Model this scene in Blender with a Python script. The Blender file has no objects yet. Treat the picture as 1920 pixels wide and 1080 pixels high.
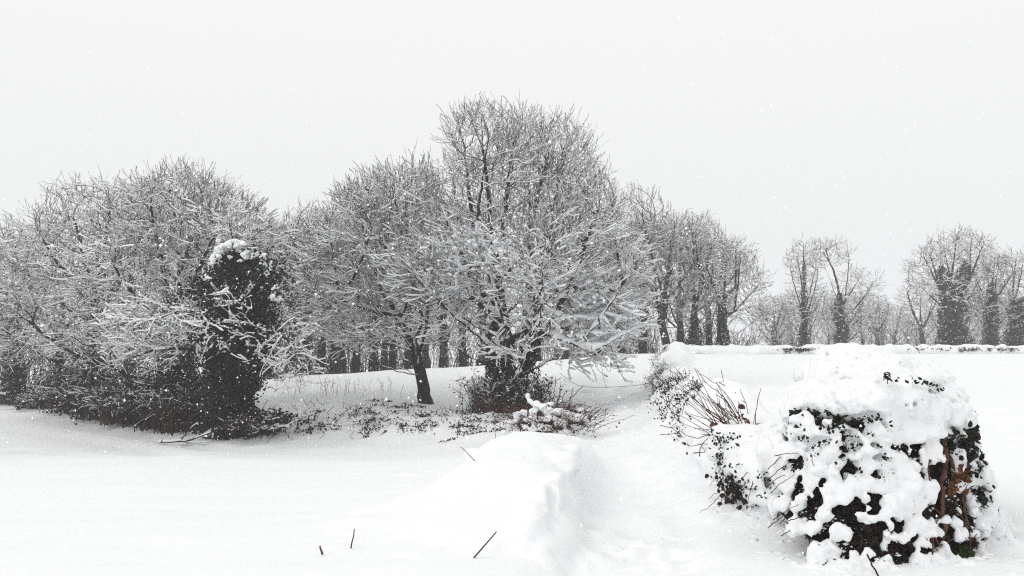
import bpy, math
import numpy as np
from mathutils import Vector

# ------------------------------------------------------------------ camera, sky, sun, exposure
SC = bpy.context.scene
COL = SC.collection
F, HOR, CAMZ = 1450.0, 640.0, 1.6
PITCH = math.atan((HOR - 540.0) / F)
cam_d = bpy.data.cameras.new('camera')
cam_d.sensor_width = 36.0
cam_d.lens = 36.0 * F / 1920.0
cam_d.clip_start = 0.05
cam_d.clip_end = 3000.0
cam = bpy.data.objects.new('camera', cam_d)
COL.objects.link(cam)
cam.location = (0, 0, CAMZ)
cam.rotation_euler = (math.pi / 2 + PITCH, 0, 0)
SC.camera = cam

SUN_EL, SUN_ROT = math.radians(48), math.radians(245)
world = bpy.data.worlds.new('World')
SC.world = world
world.use_nodes = True
wn, wl = world.node_tree.nodes, world.node_tree.links
wn.clear()
w_out = wn.new('ShaderNodeOutputWorld')
w_bg = wn.new('ShaderNodeBackground')
w_bg.inputs['Strength'].default_value = 0.1
w_sky = wn.new('ShaderNodeTexSky')
w_sky.sky_type = 'NISHITA'
w_sky.sun_disc = False
w_sky.sun_elevation = SUN_EL
w_sky.sun_rotation = SUN_ROT
w_sky.dust_density = 6.0
w_hsv = wn.new('ShaderNodeHueSaturation')
w_hsv.inputs['Saturation'].default_value = 0.06
wl.new(w_sky.outputs[0], w_hsv.inputs['Color'])
# an even overcast deck, a little brighter overhead than at the horizon
w_tc = wn.new('ShaderNodeTexCoord')
w_sep = wn.new('ShaderNodeSeparateXYZ')
wl.new(w_tc.outputs['Generated'], w_sep.inputs[0])
w_ramp = wn.new('ShaderNodeValToRGB')
w_ramp.color_ramp.elements[0].position = 0.0
w_ramp.color_ramp.elements[0].color = (0.84, 0.85, 0.857, 1)
w_e = w_ramp.color_ramp.elements.new(0.42)
w_e.color = (0.94, 0.945, 0.942, 1)
w_ramp.color_ramp.elements[-1].position = 1.0
w_ramp.color_ramp.elements[-1].color = (1.0, 1.0, 0.99, 1)
wl.new(w_sep.outputs['Z'], w_ramp.inputs[0])
w_mul = wn.new('ShaderNodeVectorMath')
w_mul.operation = 'SCALE'
w_mul.inputs['Scale'].default_value = 10.25
wl.new(w_ramp.outputs[0], w_mul.inputs[0])
w_mix = wn.new('ShaderNodeMix')
w_mix.data_type = 'RGBA'
w_mix.inputs['Factor'].default_value = 0.95
wl.new(w_hsv.outputs[0], w_mix.inputs[6])
wl.new(w_mul.outputs[0], w_mix.inputs[7])
wl.new(w_mix.outputs[2], w_bg.inputs['Color'])
wl.new(w_bg.outputs[0], w_out.inputs['Surface'])

world.cycles.sampling_method = 'NONE'

sun_d = bpy.data.lights.new('sun', 'SUN')
sun_d.energy = 0.7
sun_d.angle = math.radians(45)
sun_d.color = (1.0, 0.985, 0.97)
sun = bpy.data.objects.new('sun', sun_d)
COL.objects.link(sun)
sun.rotation_euler = (math.pi / 2 - SUN_EL, 0, math.pi - SUN_ROT)

SC.view_settings.view_transform = 'Standard'
SC.view_settings.look = 'None'
SC.view_settings.exposure = 0.0
SC.view_settings.gamma = 1.0
SC.render.engine = 'CYCLES'
SC.cycles.max_bounces = 6
SC.cycles.diffuse_bounces = 4
SC.cycles.glossy_bounces = 1
SC.cycles.transmission_bounces = 2
SC.cycles.volume_bounces = 2
SC.cycles.use_denoising = False
SC.cycles.use_adaptive_sampling = False
SC.cycles.pixel_filter_type = 'BLACKMAN_HARRIS'
SC.cycles.filter_width = 1.2

# ------------------------------------------------------------------ helpers
CP, SP = math.cos(PITCH), math.sin(PITCH)


def P(px, py, Y):
    """World point at distance Y ahead of the camera that a given spot of the photograph shows."""
    vx, vz = (px - 960.0) / F, (540.0 - py) / F
    dy, dz = CP - SP * vz, SP + CP * vz
    s = Y / dy
    return np.array([vx * s, Y, CAMZ + dz * s])


def mpp(Y):
    return Y / F


def hash3(i, j, k, seed=0):
    n = (i * 374761393 + j * 668265263 + k * 1274126177 + seed * 974711) & 0xFFFFFFFF
    n = ((n ^ (n >> 13)) * 1274126177) & 0xFFFFFFFF
    n = n ^ (n >> 16)
    return (n & 0xFFFF) / 65535.0


def vnoise(p, seed=0):
    p = np.asarray(p, dtype=np.float64)
    b = np.floor(p).astype(np.int64)
    f = p - b
    u = f * f * (3 - 2 * f)
    r = 0
    for a in (0, 1):
        for c in (0, 1):
            for d in (0, 1):
                w = (u[..., 0] if a else 1 - u[..., 0]) * (u[..., 1] if c else 1 - u[..., 1]) * (u[..., 2] if d else 1 - u[..., 2])
                r = r + w * hash3(b[..., 0] + a, b[..., 1] + c, b[..., 2] + d, seed)
    return r * 2 - 1


def fbm(p, octs=3, seed=0):
    p = np.asarray(p, dtype=np.float64)
    r, a = 0, 1.0
    for o in range(octs):
        r = r + a * vnoise(p, seed + o * 17)
        p = p * 2.03
        a *= 0.5
    return r


def norm(v):
    return v / np.maximum(np.linalg.norm(v, axis=-1, keepdims=True), 1e-9)


def build(name, V, Fc, mat, parent=None, smooth=True, offset=None):
    """One mesh object from a vertex array and a face array (or a list of face arrays)."""
    V = np.asarray(V, dtype=np.float32)
    if offset is not None:
        V = V - np.asarray(offset, dtype=np.float32)
    Fs = [np.asarray(f, dtype=np.int32) for f in (Fc if isinstance(Fc, list) else [Fc]) if len(f)]
    me = bpy.data.meshes.new(name)
    me.vertices.add(len(V))
    me.vertices.foreach_set('co', V.ravel())
    nl = sum(f.size for f in Fs)
    me.loops.add(nl)
    me.loops.foreach_set('vertex_index', np.concatenate([f.ravel() for f in Fs]))
    npoly = sum(len(f) for f in Fs)
    me.polygons.add(npoly)
    tot = np.concatenate([np.full(len(f), f.shape[1], dtype=np.int32) for f in Fs])
    st = np.concatenate([[0], np.cumsum(tot)[:-1]]).astype(np.int32)
    me.polygons.foreach_set('loop_start', st)
    me.polygons.foreach_set('use_smooth', np.full(npoly, smooth, dtype=bool))
    me.update(calc_edges=True)
    me.validate()
    me.materials.append(mat)
    o = bpy.data.objects.new(name, me)
    COL.objects.link(o)
    if parent is not None:
        o.parent = parent
    return o


def tag(o, label=None, cat=None, group=None, kind=None):
    for k, v in (('label', label), ('category', cat), ('group', group), ('kind', kind)):
        if v:
            o[k] = v
    return o


def empty(name, loc, label, cat, group=None):
    o = bpy.data.objects.new(name, None)
    COL.objects.link(o)
    o.location = tuple(float(c) for c in loc)
    o.empty_display_size = 0.2
    return tag(o, label, cat, group)


def copy_thing(root, loc, rotz, scale, label, group=None):
    r = root.copy()
    COL.objects.link(r)
    r.location = tuple(float(c) for c in loc)
    r.rotation_euler = (0, 0, rotz)
    r.scale = (scale[0], scale[0], scale[1])
    r['label'] = label
    if group:
        r['group'] = group
    for ch in list(root.children):
        c = ch.copy()
        COL.objects.link(c)
        c.parent = r
        for g in list(ch.children):
            d = g.copy()
            COL.objects.link(d)
            d.parent = c
    return r


# ------------------------------------------------------------------ materials
def mat_base(name, rough=0.8, spec=0.3):
    m = bpy.data.materials.new(name)
    m.use_nodes = True
    n, l = m.node_tree.nodes, m.node_tree.links
    b = n['Principled BSDF']
    b.inputs['Roughness'].default_value = rough
    b.inputs['Specular IOR Level'].default_value = spec
    return m, n, l, b


def noise_color(n, l, b, c0, c1, scale, detail=4, lo=0.35, hi=0.65):
    tc = n.new('ShaderNodeTexCoord')
    tx = n.new('ShaderNodeTexNoise')
    tx.inputs['Scale'].default_value = scale
    tx.inputs['Detail'].default_value = detail
    l.new(tc.outputs['Object'], tx.inputs['Vector'])
    rp = n.new('ShaderNodeValToRGB')
    rp.color_ramp.elements[0].position = lo
    rp.color_ramp.elements[1].position = hi
    rp.color_ramp.elements[0].color = (*c0, 1)
    rp.color_ramp.elements[1].color = (*c1, 1)
    l.new(tx.outputs['Fac'], rp.inputs[0])
    l.new(rp.outputs[0], b.inputs['Base Color'])
    return tc, tx


def bump(n, l, b, src, strength, dist):
    bp = n.new('ShaderNodeBump')
    bp.inputs['Strength'].default_value = strength
    bp.inputs['Distance'].default_value = dist
    l.new(src, bp.inputs['Height'])
    l.new(bp.outputs[0], b.inputs['Normal'])
    return bp


def snow_mat(name, fine=60.0, coarse=7.0, dist=0.03):
    m, n, l, b = mat_base(name, 0.75, 0.2)
    tc = n.new('ShaderNodeTexCoord')
    t1 = n.new('ShaderNodeTexNoise')
    t1.inputs['Scale'].default_value = coarse
    t1.inputs['Detail'].default_value = 5
    t1.inputs['Roughness'].default_value = 0.6
    l.new(tc.outputs['Object'], t1.inputs['Vector'])
    t2 = n.new('ShaderNodeTexNoise')
    t2.inputs['Scale'].default_value = fine
    t2.inputs['Detail'].default_value = 3
    l.new(tc.outputs['Object'], t2.inputs['Vector'])
    ma = n.new('ShaderNodeMath')
    ma.operation = 'MULTIPLY_ADD'
    ma.inputs[1].default_value = 0.25
    l.new(t2.outputs['Fac'], ma.inputs[0])
    l.new(t1.outputs['Fac'], ma.inputs[2])
    bump(n, l, b, ma.outputs[0], 0.5, dist)
    rp = n.new('ShaderNodeValToRGB')
    rp.color_ramp.elements[0].color = (0.865, 0.88, 0.895, 1)
    rp.color_ramp.elements[1].color = (0.905, 0.91, 0.915, 1)
    l.new(t1.outputs['Fac'], rp.inputs[0])
    l.new(rp.outputs[0], b.inputs['Base Color'])
    return m


M = {}
M['snow'] = snow_mat('snow_blanket')
M['snow_near'] = snow_mat('snow_pillow', 130.0, 16.0, 0.03)
M['snow_tree'], _n, _l, _b = mat_base('snow_on_twigs', 0.8, 0.1)
noise_color(_n, _l, _b, (0.84, 0.855, 0.87), (0.91, 0.915, 0.92), 3.0)
m, _n, _l, _b = mat_base('oak_bark', 0.9, 0.15)
tc, tx = noise_color(_n, _l, _b, (0.018, 0.013, 0.010), (0.055, 0.040, 0.032), 9.0, 8)
bump(_n, _l, _b, tx.outputs['Fac'], 0.8, 0.03)
M['bark'] = m
m, _n, _l, _b = mat_base('twig_bark', 0.85, 0.2)
noise_color(_n, _l, _b, (0.020, 0.013, 0.010), (0.052, 0.034, 0.027), 2.0)
M['twig'] = m
m, _n, _l, _b = mat_base('brown_twig_bark', 0.85, 0.15)
noise_color(_n, _l, _b, (0.022, 0.014, 0.012), (0.058, 0.036, 0.029), 1.2)
M['brown_twig'] = m
m, _n, _l, _b = mat_base('red_brown_bark', 0.85, 0.2)
tc, tx = noise_color(_n, _l, _b, (0.05, 0.023, 0.017), (0.13, 0.06, 0.04), 14.0, 6)
bump(_n, _l, _b, tx.outputs['Fac'], 0.6, 0.01)
M['cane'] = m
m, _n, _l, _b = mat_base('ivy_leaf', 0.55, 0.15)
noise_color(_n, _l, _b, (0.006, 0.009, 0.005), (0.020, 0.027, 0.013), 5.0)
M['ivy'] = m
m, _n, _l, _b = mat_base('bramble_leaf', 0.6, 0.15)
noise_color(_n, _l, _b, (0.012, 0.007, 0.007), (0.060, 0.031, 0.027), 11.0)
M['bramble'] = m
m, _n, _l, _b = mat_base('dry_fern', 0.8, 0.2)
noise_color(_n, _l, _b, (0.07, 0.025, 0.012), (0.22, 0.085, 0.035), 25.0)
M['fern'] = m
m, _n, _l, _b = mat_base('moss', 0.95, 0.1)
noise_color(_n, _l, _b, (0.012, 0.022, 0.006), (0.06, 0.085, 0.02), 30.0)
M['moss'] = m
m, _n, _l, _b = mat_base('wire_metal', 0.5, 0.5)
_b.inputs['Base Color'].default_value = (0.05, 0.05, 0.05, 1)
M['wire'] = m
m, _n, _l, _b = mat_base('snowflake', 1.0, 0.0)
_b.inputs['Base Color'].default_value = (0.97, 0.97, 0.97, 1)
M['flake'] = m

# ------------------------------------------------------------------ terrain
CTRL = []
for r in [
    # left field
    (0, 1080, 5.2), (480, 1080, 5.3), (960, 1075, 5.35), (1300, 1078, 5.35), (1700, 1078, 5.35),
    (0, 920, 10), (420, 920, 10), (680, 915, 10), (0, 866, 15), (420, 866, 15), (760, 864, 15),
    (0, 757, 33), (110, 764, 31), (210, 783, 27.5), (310, 806, 24), (400, 824, 21.2), (520, 829, 20.6), (700, 829, 20.6), (880, 829, 19.6),
    # bank and slope beyond
    (560, 793, 22.2), (720, 790, 22.2), (860, 788, 22.2), (570, 745, 25.5), (797, 756, 26.2), (700, 752, 25.5), (945, 776, 25.4),
    (600, 724, 31), (800, 716, 31), (1000, 712, 31), (1120, 705, 31),
    (590, 704, 40), (750, 694, 40), (900, 686, 40), (1100, 672, 40), (1215, 664, 40),
    # track up to the gap
    (1190, 930, 8.0), (1180, 862, 11.2), (1165, 806, 16), (1160, 772, 20), (1165, 742, 25), (1180, 708, 31), (1195, 682, 36.5),
    (1040, 832, 15.5), (1080, 800, 19),
    # right field
    (1880, 905, 7.6), (1880, 800, 12.2), (1700, 800, 12.2), (1880, 720, 24), (1560, 722, 24), (1420, 735, 20), (1880, 663, 48), (1500, 664, 46), (1340, 664, 43), (1330, 700, 31), (1430, 800, 12.5), (1330, 770, 15.5),
]:
    CTRL.append(P(*r))
for r in [(0, 0, 0), (-8, 0, 0.05), (8, 0, .1), (0, -20, 0), (-40, -20, .3), (40, -20, .6), (-40, 12, -.5), (40, 14, .5), (-60, 40, -.6), (60, 45, 1.2),
          (-22, 42, -.9), (-10, 50, -.9), (0, 52, -.3), (8, 54, .2), (30, 62, .4), (-14, 70, -1.0), (10, 75, -.4), (40, 80, 0), (0, 120, -1.5), (-80, 100, -1.5), (80, 110, -1.0),
          (0, 260, -2), (150, 200, -2), (-150, 200, -2), (-160, 0, 0), (160, 0, 0), (0, -150, 0)]:
    CTRL.append(np.array(r, dtype=float))
CTRL = np.array(CTRL)


def _tps(r2):
    return 0.5 * r2 * np.log(r2 + 1e-9)


_S = 10.0
_xy = CTRL[:, :2] / _S
_d2 = ((_xy[:, None] - _xy[None]) ** 2).sum(-1)
_N = len(CTRL)
_A = np.zeros((_N + 3, _N + 3))
_A[:_N, :_N] = _tps(_d2) + np.eye(_N) * 2e-3
_A[:_N, _N] = 1
_A[:_N, _N + 1:] = _xy
_A[_N:, :_N] = _A[:_N, _N:].T
_w = np.linalg.solve(_A, np.concatenate([CTRL[:, 2], [0, 0, 0]]))


def seg_dist(x, y, pts):
    d = np.full(np.shape(x), 1e9)
    for (ax, ay), (bx, by) in zip(pts[:-1], pts[1:]):
        ux, uy = bx - ax, by - ay
        t = np.clip(((x - ax) * ux + (y - ay) * uy) / (ux * ux + uy * uy), 0, 1)
        d = np.minimum(d, np.hypot(x - ax - t * ux, y - ay - t * uy))
    return d


TRACKS = [[tuple(P(*q)[:2]) for q in t] for t in (
    [(-60, 790, 29), (40, 776, 29), (150, 792, 26), (260, 815, 23), (400, 840, 19.5)],
    [(-60, 806, 25.5), (30, 793, 26), (140, 812, 23.5), (260, 838, 20), (380, 856, 17)],
    [(-60, 824, 21), (40, 822, 21), (150, 846, 18), (300, 862, 16)])]
PATHLINE = [tuple(P(*q)[:2]) for q in ((1150, 1300, 3.2), (1190, 930, 8.0), (1180, 862, 11.2), (1165, 806, 16), (1160, 772, 20), (1165, 742, 25), (1180, 708, 31), (1200, 680, 38))]


def ground_base(x, y):
    x = np.asarray(x, dtype=float)
    y = np.asarray(y, dtype=float)
    sh = np.broadcast(x, y).shape
    x, y = np.broadcast_to(x, sh).ravel(), np.broadcast_to(y, sh).ravel()
    z = np.empty(len(x))
    for i in range(0, len(x), 40000):
        xx = np.clip(x[i:i + 40000], -160, 160) / _S
        yy = np.clip(y[i:i + 40000], -150, 260) / _S
        r2 = (xx[:, None] - _xy[None, :, 0]) ** 2 + (yy[:, None] - _xy[None, :, 1]) ** 2
        z[i:i + 40000] = _tps(r2) @ _w[:_N] + _w[_N] + xx * _w[_N + 1] + yy * _w[_N + 2]
    return z.reshape(sh)


def ground(x, y):
    z = ground_base(x, y)
    x = np.broadcast_to(np.asarray(x, dtype=float), z.shape)
    y = np.broadcast_to(np.asarray(y, dtype=float), z.shape)
    q = np.stack([x, y, np.zeros_like(x)], -1)
    near = np.clip(1.6 - np.hypot(x, y) / 60, 0.1, 1)
    # soft drifts and wind ripples
    z = z + 0.035 * fbm(q * np.array([0.35, 0.6, 1]), 2, 3) * near
    rip = fbm(q * np.array([0.7, 2.6, 1]) + 0.3 * fbm(q * 0.5, 2, 5)[..., None], 3, 9)
    z = z + 0.02 * rip + 0.006 * fbm(q * np.array([1.6, 7.0, 1]) + 0.4 * rip[..., None], 2, 41) * near
    for t in TRACKS:
        d = seg_dist(x, y, t)
        z = z - 0.09 * np.exp(-(d / 0.22) ** 2) + 0.05 * np.exp(-((d - 0.45) / 0.2) ** 2)
    # trodden track, softened by fresh snow
    d = seg_dist(x, y, PATHLINE)
    tr = np.exp(-(d / 0.75) ** 2)
    z = z - (0.14 + 0.12 * np.clip((17 - y) / 5, 0, 1) * np.clip((y - 5.5) / 2.5, 0, 1)) * tr + tr * (0.055 * fbm(q * np.array([2.2, 2.2, 1]), 3, 21) + 0.03 * fbm(q * np.array([5.0, 5.0, 1]), 2, 27))
    z = z - 0.06 * np.exp(-((d - 0.42) / 0.13) ** 2) * np.clip(0.7 + fbm(q * np.array([.8, .8, 1]), 2, 45), 0, 1.4)
    # bank of snow-buried undergrowth below the trees
    b = np.exp(-((y - 22.3) / 2.2) ** 2) * np.clip((x + 8.5) / 2, 0, 1) * np.clip((1.5 - x) / 2, 0, 1)
    z = z + b * (0.16 * fbm(q * 1.5, 3, 33) + 0.06 * fbm(q * 5.0, 2, 37))
    return z


def g1(x, y):
    return float(ground(np.array([x]), np.array([y]))[0])


def on_ground(px, py, Y, dz=0.0):
    p = P(px, py, Y)
    p[2] = g1(p[0], p[1]) + dz
    return p


def axis(lo, hi, c, s0, n):
    """n samples from lo to hi, densest near c."""
    a, b = math.asinh((lo - c) / s0), math.asinh((hi - c) / s0)
    return c + s0 * np.sinh(np.linspace(a, b, n))


gx = axis(-420, 420, 0.5, 3.0, 300)
gy = np.concatenate([[-300, -120, -40, -12], axis(-4, 600, 5.0, 6.0, 360)])
X, Yg = np.meshgrid(gx, gy)
Z = ground(X, Yg)
gi = np.arange(X.size).reshape(X.shape)
tag(build('snow_ground', np.stack([X, Yg, Z], -1).reshape(-1, 3),
          np.stack([gi[:-1, :-1], gi[:-1, 1:], gi[1:, 1:], gi[1:, :-1]], -1).reshape(-1, 4), M['snow']),
    'smooth white snow over the fields and the track', None, None, 'structure')

# ------------------------------------------------------------------ implicit snow surfaces
def surface_nets(f, o, h):
    s = f < 0
    nx, ny, nz = f.shape
    cnt = np.zeros((nx - 1, ny - 1, nz - 1), dtype=np.float32)
    acc = np.zeros((nx - 1, ny - 1, nz - 1, 3), dtype=np.float32)
    cs = [(a, b, c) for a in (0, 1) for b in (0, 1) for c in (0, 1)]

    def sl(A, c):
        return A[c[0]:nx - 1 + c[0], c[1]:ny - 1 + c[1], c[2]:nz - 1 + c[2]]
    for i, a in enumerate(cs):
        for b in cs[i + 1:]:
            df = [b[k] - a[k] for k in range(3)]
            if sum(abs(d) for d in df) != 1:
                continue
            fa, fb = sl(f, a), sl(f, b)
            m = sl(s, a) != sl(s, b)
            t = np.where(m, fa / np.where(m, fa - fb, 1), 0)
            cnt += m
            for k in range(3):
                acc[..., k] += np.where(m, a[k] + t * df[k], 0)
    act = cnt > 0
    idx = np.full(act.shape, -1, dtype=np.int64)
    idx[act] = np.arange(act.sum())
    base = np.argwhere(act)
    V = (base + acc[act] / cnt[act][:, None]) * h + o
    quads = []
    for ax in range(3):
        u, v = [(1, 2), (2, 0), (0, 1)][ax]
        A = np.moveaxis(s, (ax, u, v), (0, 1, 2))
        I = np.moveaxis(idx, (ax, u, v), (0, 1, 2))
        e = A[:-1, 1:-1, 1:-1] != A[1:, 1:-1, 1:-1]
        p = np.argwhere(e)
        if not len(p):
            continue
        i, j, k = p[:, 0], p[:, 1] + 1, p[:, 2] + 1
        q = np.stack([I[i, j - 1, k - 1], I[i, j, k - 1], I[i, j, k], I[i, j - 1, k]], 1)
        flip = ~A[i, j, k]
        q[flip] = q[flip][:, ::-1]
        quads.append(q[(q >= 0).all(1)])
    return V, np.concatenate(quads)


class Blob:
    """Signed-distance field on a grid: a smooth union of ellipsoids, then noise and carving."""

    def __init__(self, lo, hi, h):
        self.o, self.h = np.array(lo, float), h
        n = np.ceil((np.array(hi, float) - self.o) / h).astype(int) + 1
        self.ax = [self.o[k] + np.arange(n[k]) * h for k in range(3)]
        self.f = np.full(tuple(n), 3.0, dtype=np.float32)

    def _ell(self, c, r, pad):
        c, r = np.asarray(c, float), np.asarray(r, float) * np.ones(3)
        sl, q = [], []
        for k in range(3):
            a = np.searchsorted(self.ax[k], c[k] - r[k] - pad)
            b = np.searchsorted(self.ax[k], c[k] + r[k] + pad)
            sl.append(slice(a, b))
            q.append((self.ax[k][a:b] - c[k]))
        if any(s.stop <= s.start for s in sl):
            return None, None
        gx_, gy_, gz_ = np.meshgrid(*q, indexing='ij')
        k0 = np.sqrt((gx_ / r[0]) ** 2 + (gy_ / r[1]) ** 2 + (gz_ / r[2]) ** 2)
        k1 = np.sqrt((gx_ / r[0] ** 2) ** 2 + (gy_ / r[1] ** 2) ** 2 + (gz_ / r[2] ** 2) ** 2)
        return tuple(sl), k0 * (k0 - 1) / np.maximum(k1, 1e-6)

    @staticmethod
    def smin(a, b, k):
        h = np.maximum(k - np.abs(a - b), 0) / k
        return np.minimum(a, b) - h * h * k * 0.25

    def add(self, c, r, k=0.06):
        sl, d = self._ell(c, r, k * 1.5 + 0.1)
        if sl:
            self.f[sl] = self.smin(self.f[sl], d, k)

    def cut(self, c, r, k=0.03):
        sl, d = self._ell(c, r, k * 1.5)
        if sl:
            self.f[sl] = -self.smin(-self.f[sl], d, k)

    def terrain(self, drop, k, margin=0.5):
        """Blend the ground in so that a drift runs out into it; sinks under it at the grid's edge."""
        gx_, gy_ = np.meshgrid(self.ax[0], self.ax[1], indexing='ij')
        e = np.minimum(np.minimum(gx_ - self.ax[0][0], self.ax[0][-1] - gx_), np.minimum(gy_ - self.ax[1][0], self.ax[1][-1] - gy_))
        z = ground(gx_, gy_) - drop - 0.12 * np.clip(1 - e / margin, 0, 1) ** 2
        d = (self.ax[2][None, None, :] - z[:, :, None]) * 0.9
        self.f = self.smin(self.f, d.astype(np.float32), k)

    def noise(self, amp, scale, octs=3, seed=0):
        G = np.stack(np.meshgrid(*self.ax, indexing='ij'), -1)
        near = np.abs(self.f) < amp * 4 + 0.1
        self.f[near] += (amp * fbm(G[near] * scale, octs, seed)).astype(np.float32)

    def mesh(self):
        return surface_nets(self.f, self.o, self.h)


# ------------------------------------------------------------------ branches: tubes and the snow lying on them
def tubes(pos, par, rad, sides, main=None, cls=None):
    """Tube per parent->child edge; cls picks the edges."""
    n = len(pos)
    has = par >= 0
    ed = np.zeros_like(pos)
    ed[has] = norm(pos[has] - pos[par[has]])
    nd = ed.copy()
    if main is not None:
        mc = main >= 0
        nd[mc] = norm(ed[mc] + ed[main[mc]])
    ch = np.where(has & (cls if cls is not None else True))[0]
    if not len(ch):
        return np.zeros((0, 3)), np.zeros((0, 4), int)
    pr = par[ch]
    is_main = (main[pr] == ch) if main is not None else np.ones(len(ch), bool)
    ang = np.arange(sides) * 2 * math.pi / sides

    def ring(c, d, r):
        ref = np.array([0.31, 0.93, 0.17])
        u = norm(np.cross(d, ref))
        v = np.cross(d, u)
        return c[:, None] + r[:, None, None] * (np.cos(ang)[None, :, None] * u[:, None] + np.sin(ang)[None, :, None] * v[:, None])
    d0 = np.where(is_main[:, None] & (np.abs(nd[pr]).sum(1, keepdims=True) > 0), nd[pr], ed[ch])
    r0 = np.where(is_main, rad[pr], np.minimum(rad[ch] * 1.25, rad[pr]))
    A = ring(pos[pr], d0, r0)
    B = ring(pos[ch], nd[ch], rad[ch])
    V = np.concatenate([A, B], 1).reshape(-1, 3)
    k = np.arange(sides)
    q = np.stack([k, (k + 1) % sides, sides + (k + 1) % sides, sides + k], 1)
    Fq = (np.arange(len(ch))[:, None, None] * 2 * sides + q[None]).reshape(-1, 4)
    return V, Fq


def tubes_multi(pos, par, rad, main, sel=None):
    Vs, Fs, off = [], [], 0
    sel = np.ones(len(pos), bool) if sel is None else sel
    for lo, hi, sd in ((0.05, 9, 9), (0.018, 0.05, 5), (0, 0.018, 3)):
        V, Fq = tubes(pos, par, rad, sd, main, sel & (rad >= lo) & (rad < hi))
        Vs.append(V)
        Fs.append(Fq + off)
        off += len(V)
    return np.concatenate(Vs), np.concatenate(Fs)


OCT = norm(np.array([[1, 0, 0], [-1, 0, 0], [0, 1, 0], [0, -1, 0], [0, 0, 1], [0, 0, -1]], float))
OCTF = np.array([[0, 2, 4], [2, 1, 4], [1, 3, 4], [3, 0, 4], [2, 0, 5], [1, 2, 5], [3, 1, 5], [0, 3, 5]])


def snow_on(pos, par, rad, rng, amount=1.0, thick=0.035, cover=0.15, blobs=0.25, tips=None, mult=None, seed=0):
    """A ridge of snow along the upper side of every branch, plus clumps at tips and forks."""
    has = par >= 0
    ed = np.zeros_like(pos)
    ed[has] = norm(pos[has] - pos[par[has]])
    hz = np.sqrt(np.maximum(0, 1 - ed[:, 2] ** 2))
    ns = fbm(pos * 3.0, 2, seed + 3) * 0.95 + rng.uniform(-0.22, 0.22, len(pos)) - 0.2
    s = np.clip((hz - 0.25) * 1.5, 0, 1) * np.clip((ns + 0.62 + cover) * 1.35, 0, 1.6) * amount
    if mult is not None:
        s = s * mult
    t = s * (thick + 0.55 * np.minimum(rad, 0.12))
    t[t < 0.006] = 0
    w = t * 0.55 + rad * 0.85 * (t > 0)
    ch = np.where(has & (t > 0))[0]
    pr = par[ch]
    t0 = np.minimum(t[pr], t[ch] * 1.6)
    w0 = np.minimum(np.maximum(w[pr], 0.3 * w[ch]), w[ch] * 1.5)
    sd = norm(np.cross(ed[ch], np.array([0, 0, 1.0])) + 1e-6)
    up = np.array([0, 0, 1.0])

    def ring(c, r, wd, th, fine, q):
        b = c + up * (r * (0.3 if fine else 0.55))[:, None]
        d = sd[q]
        if fine:
            return np.stack([b - d * wd[:, None], b + up * th[:, None], b + d * wd[:, None]], 1)
        return np.stack([b - d * wd[:, None], b - d * (0.45 * wd)[:, None] + up * th[:, None], b + d * (0.55 * wd)[:, None] + up * (th * 0.85)[:, None],
                         b + d * wd[:, None] + up * (0.1 * th)[:, None], b - up * (r * 1.1 + 0.2 * th)[:, None]], 1)
    Vl, Fl2, off = [], [], 0
    ext = pos[ch] + ed[ch] * np.minimum(0.02, t[ch])[:, None]
    for fine in (True, False):
        q = np.where((rad[ch] < 0.02) == fine)[0]
        ns_ = 3 if fine else 5
        A = ring(pos[pr[q]], np.minimum(rad[pr[q]], rad[ch[q]] * 1.3), w0[q], t0[q], fine, q)
        Bv = ring(ext[q], rad[ch[q]], w[ch[q]], t[ch[q]], fine, q)
        Vl.append(np.concatenate([A, Bv], 1).reshape(-1, 3))
        k = np.arange(ns_)
        f = np.stack([k, ns_ + k, ns_ + (k + 1) % ns_, (k + 1) % ns_], 1)
        Fl2.append((off + np.arange(len(q))[:, None, None] * 2 * ns_ + f[None]).reshape(-1, 4))
        off += len(Vl[-1])
    V, Fq = np.concatenate(Vl), np.concatenate(Fl2)
    Fl = [Fq]
    if blobs > 0 and tips is not None:
        mm = np.ones(len(pos)) if mult is None else np.clip(mult, 0, 2.2) ** 1.5
        bi = tips[rng.random(len(tips)) < blobs * mm[tips]]
        c = pos[bi] + rng.normal(0, 0.012, (len(bi), 3)) + up * 0.02
        r = thick * rng.uniform(0.55, 1.25, len(bi)) * amount ** 0.5 * mm[bi] ** 0.5
        sc = r[:, None] * np.stack([rng.uniform(0.9, 1.7, len(bi)), rng.uniform(0.9, 1.7, len(bi)), rng.uniform(0.7, 1.1, len(bi))], 1)
        bv = c[:, None] + OCT[None] * sc[:, None] * rng.uniform(0.8, 1.25, (len(bi), 6, 1))
        Fl.append((len(V) + np.arange(len(bi))[:, None, None] * 6 + OCTF[None]).reshape(-1, 3))
        V = np.concatenate([V, bv.reshape(-1, 3)])
    return V, Fl


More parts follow.
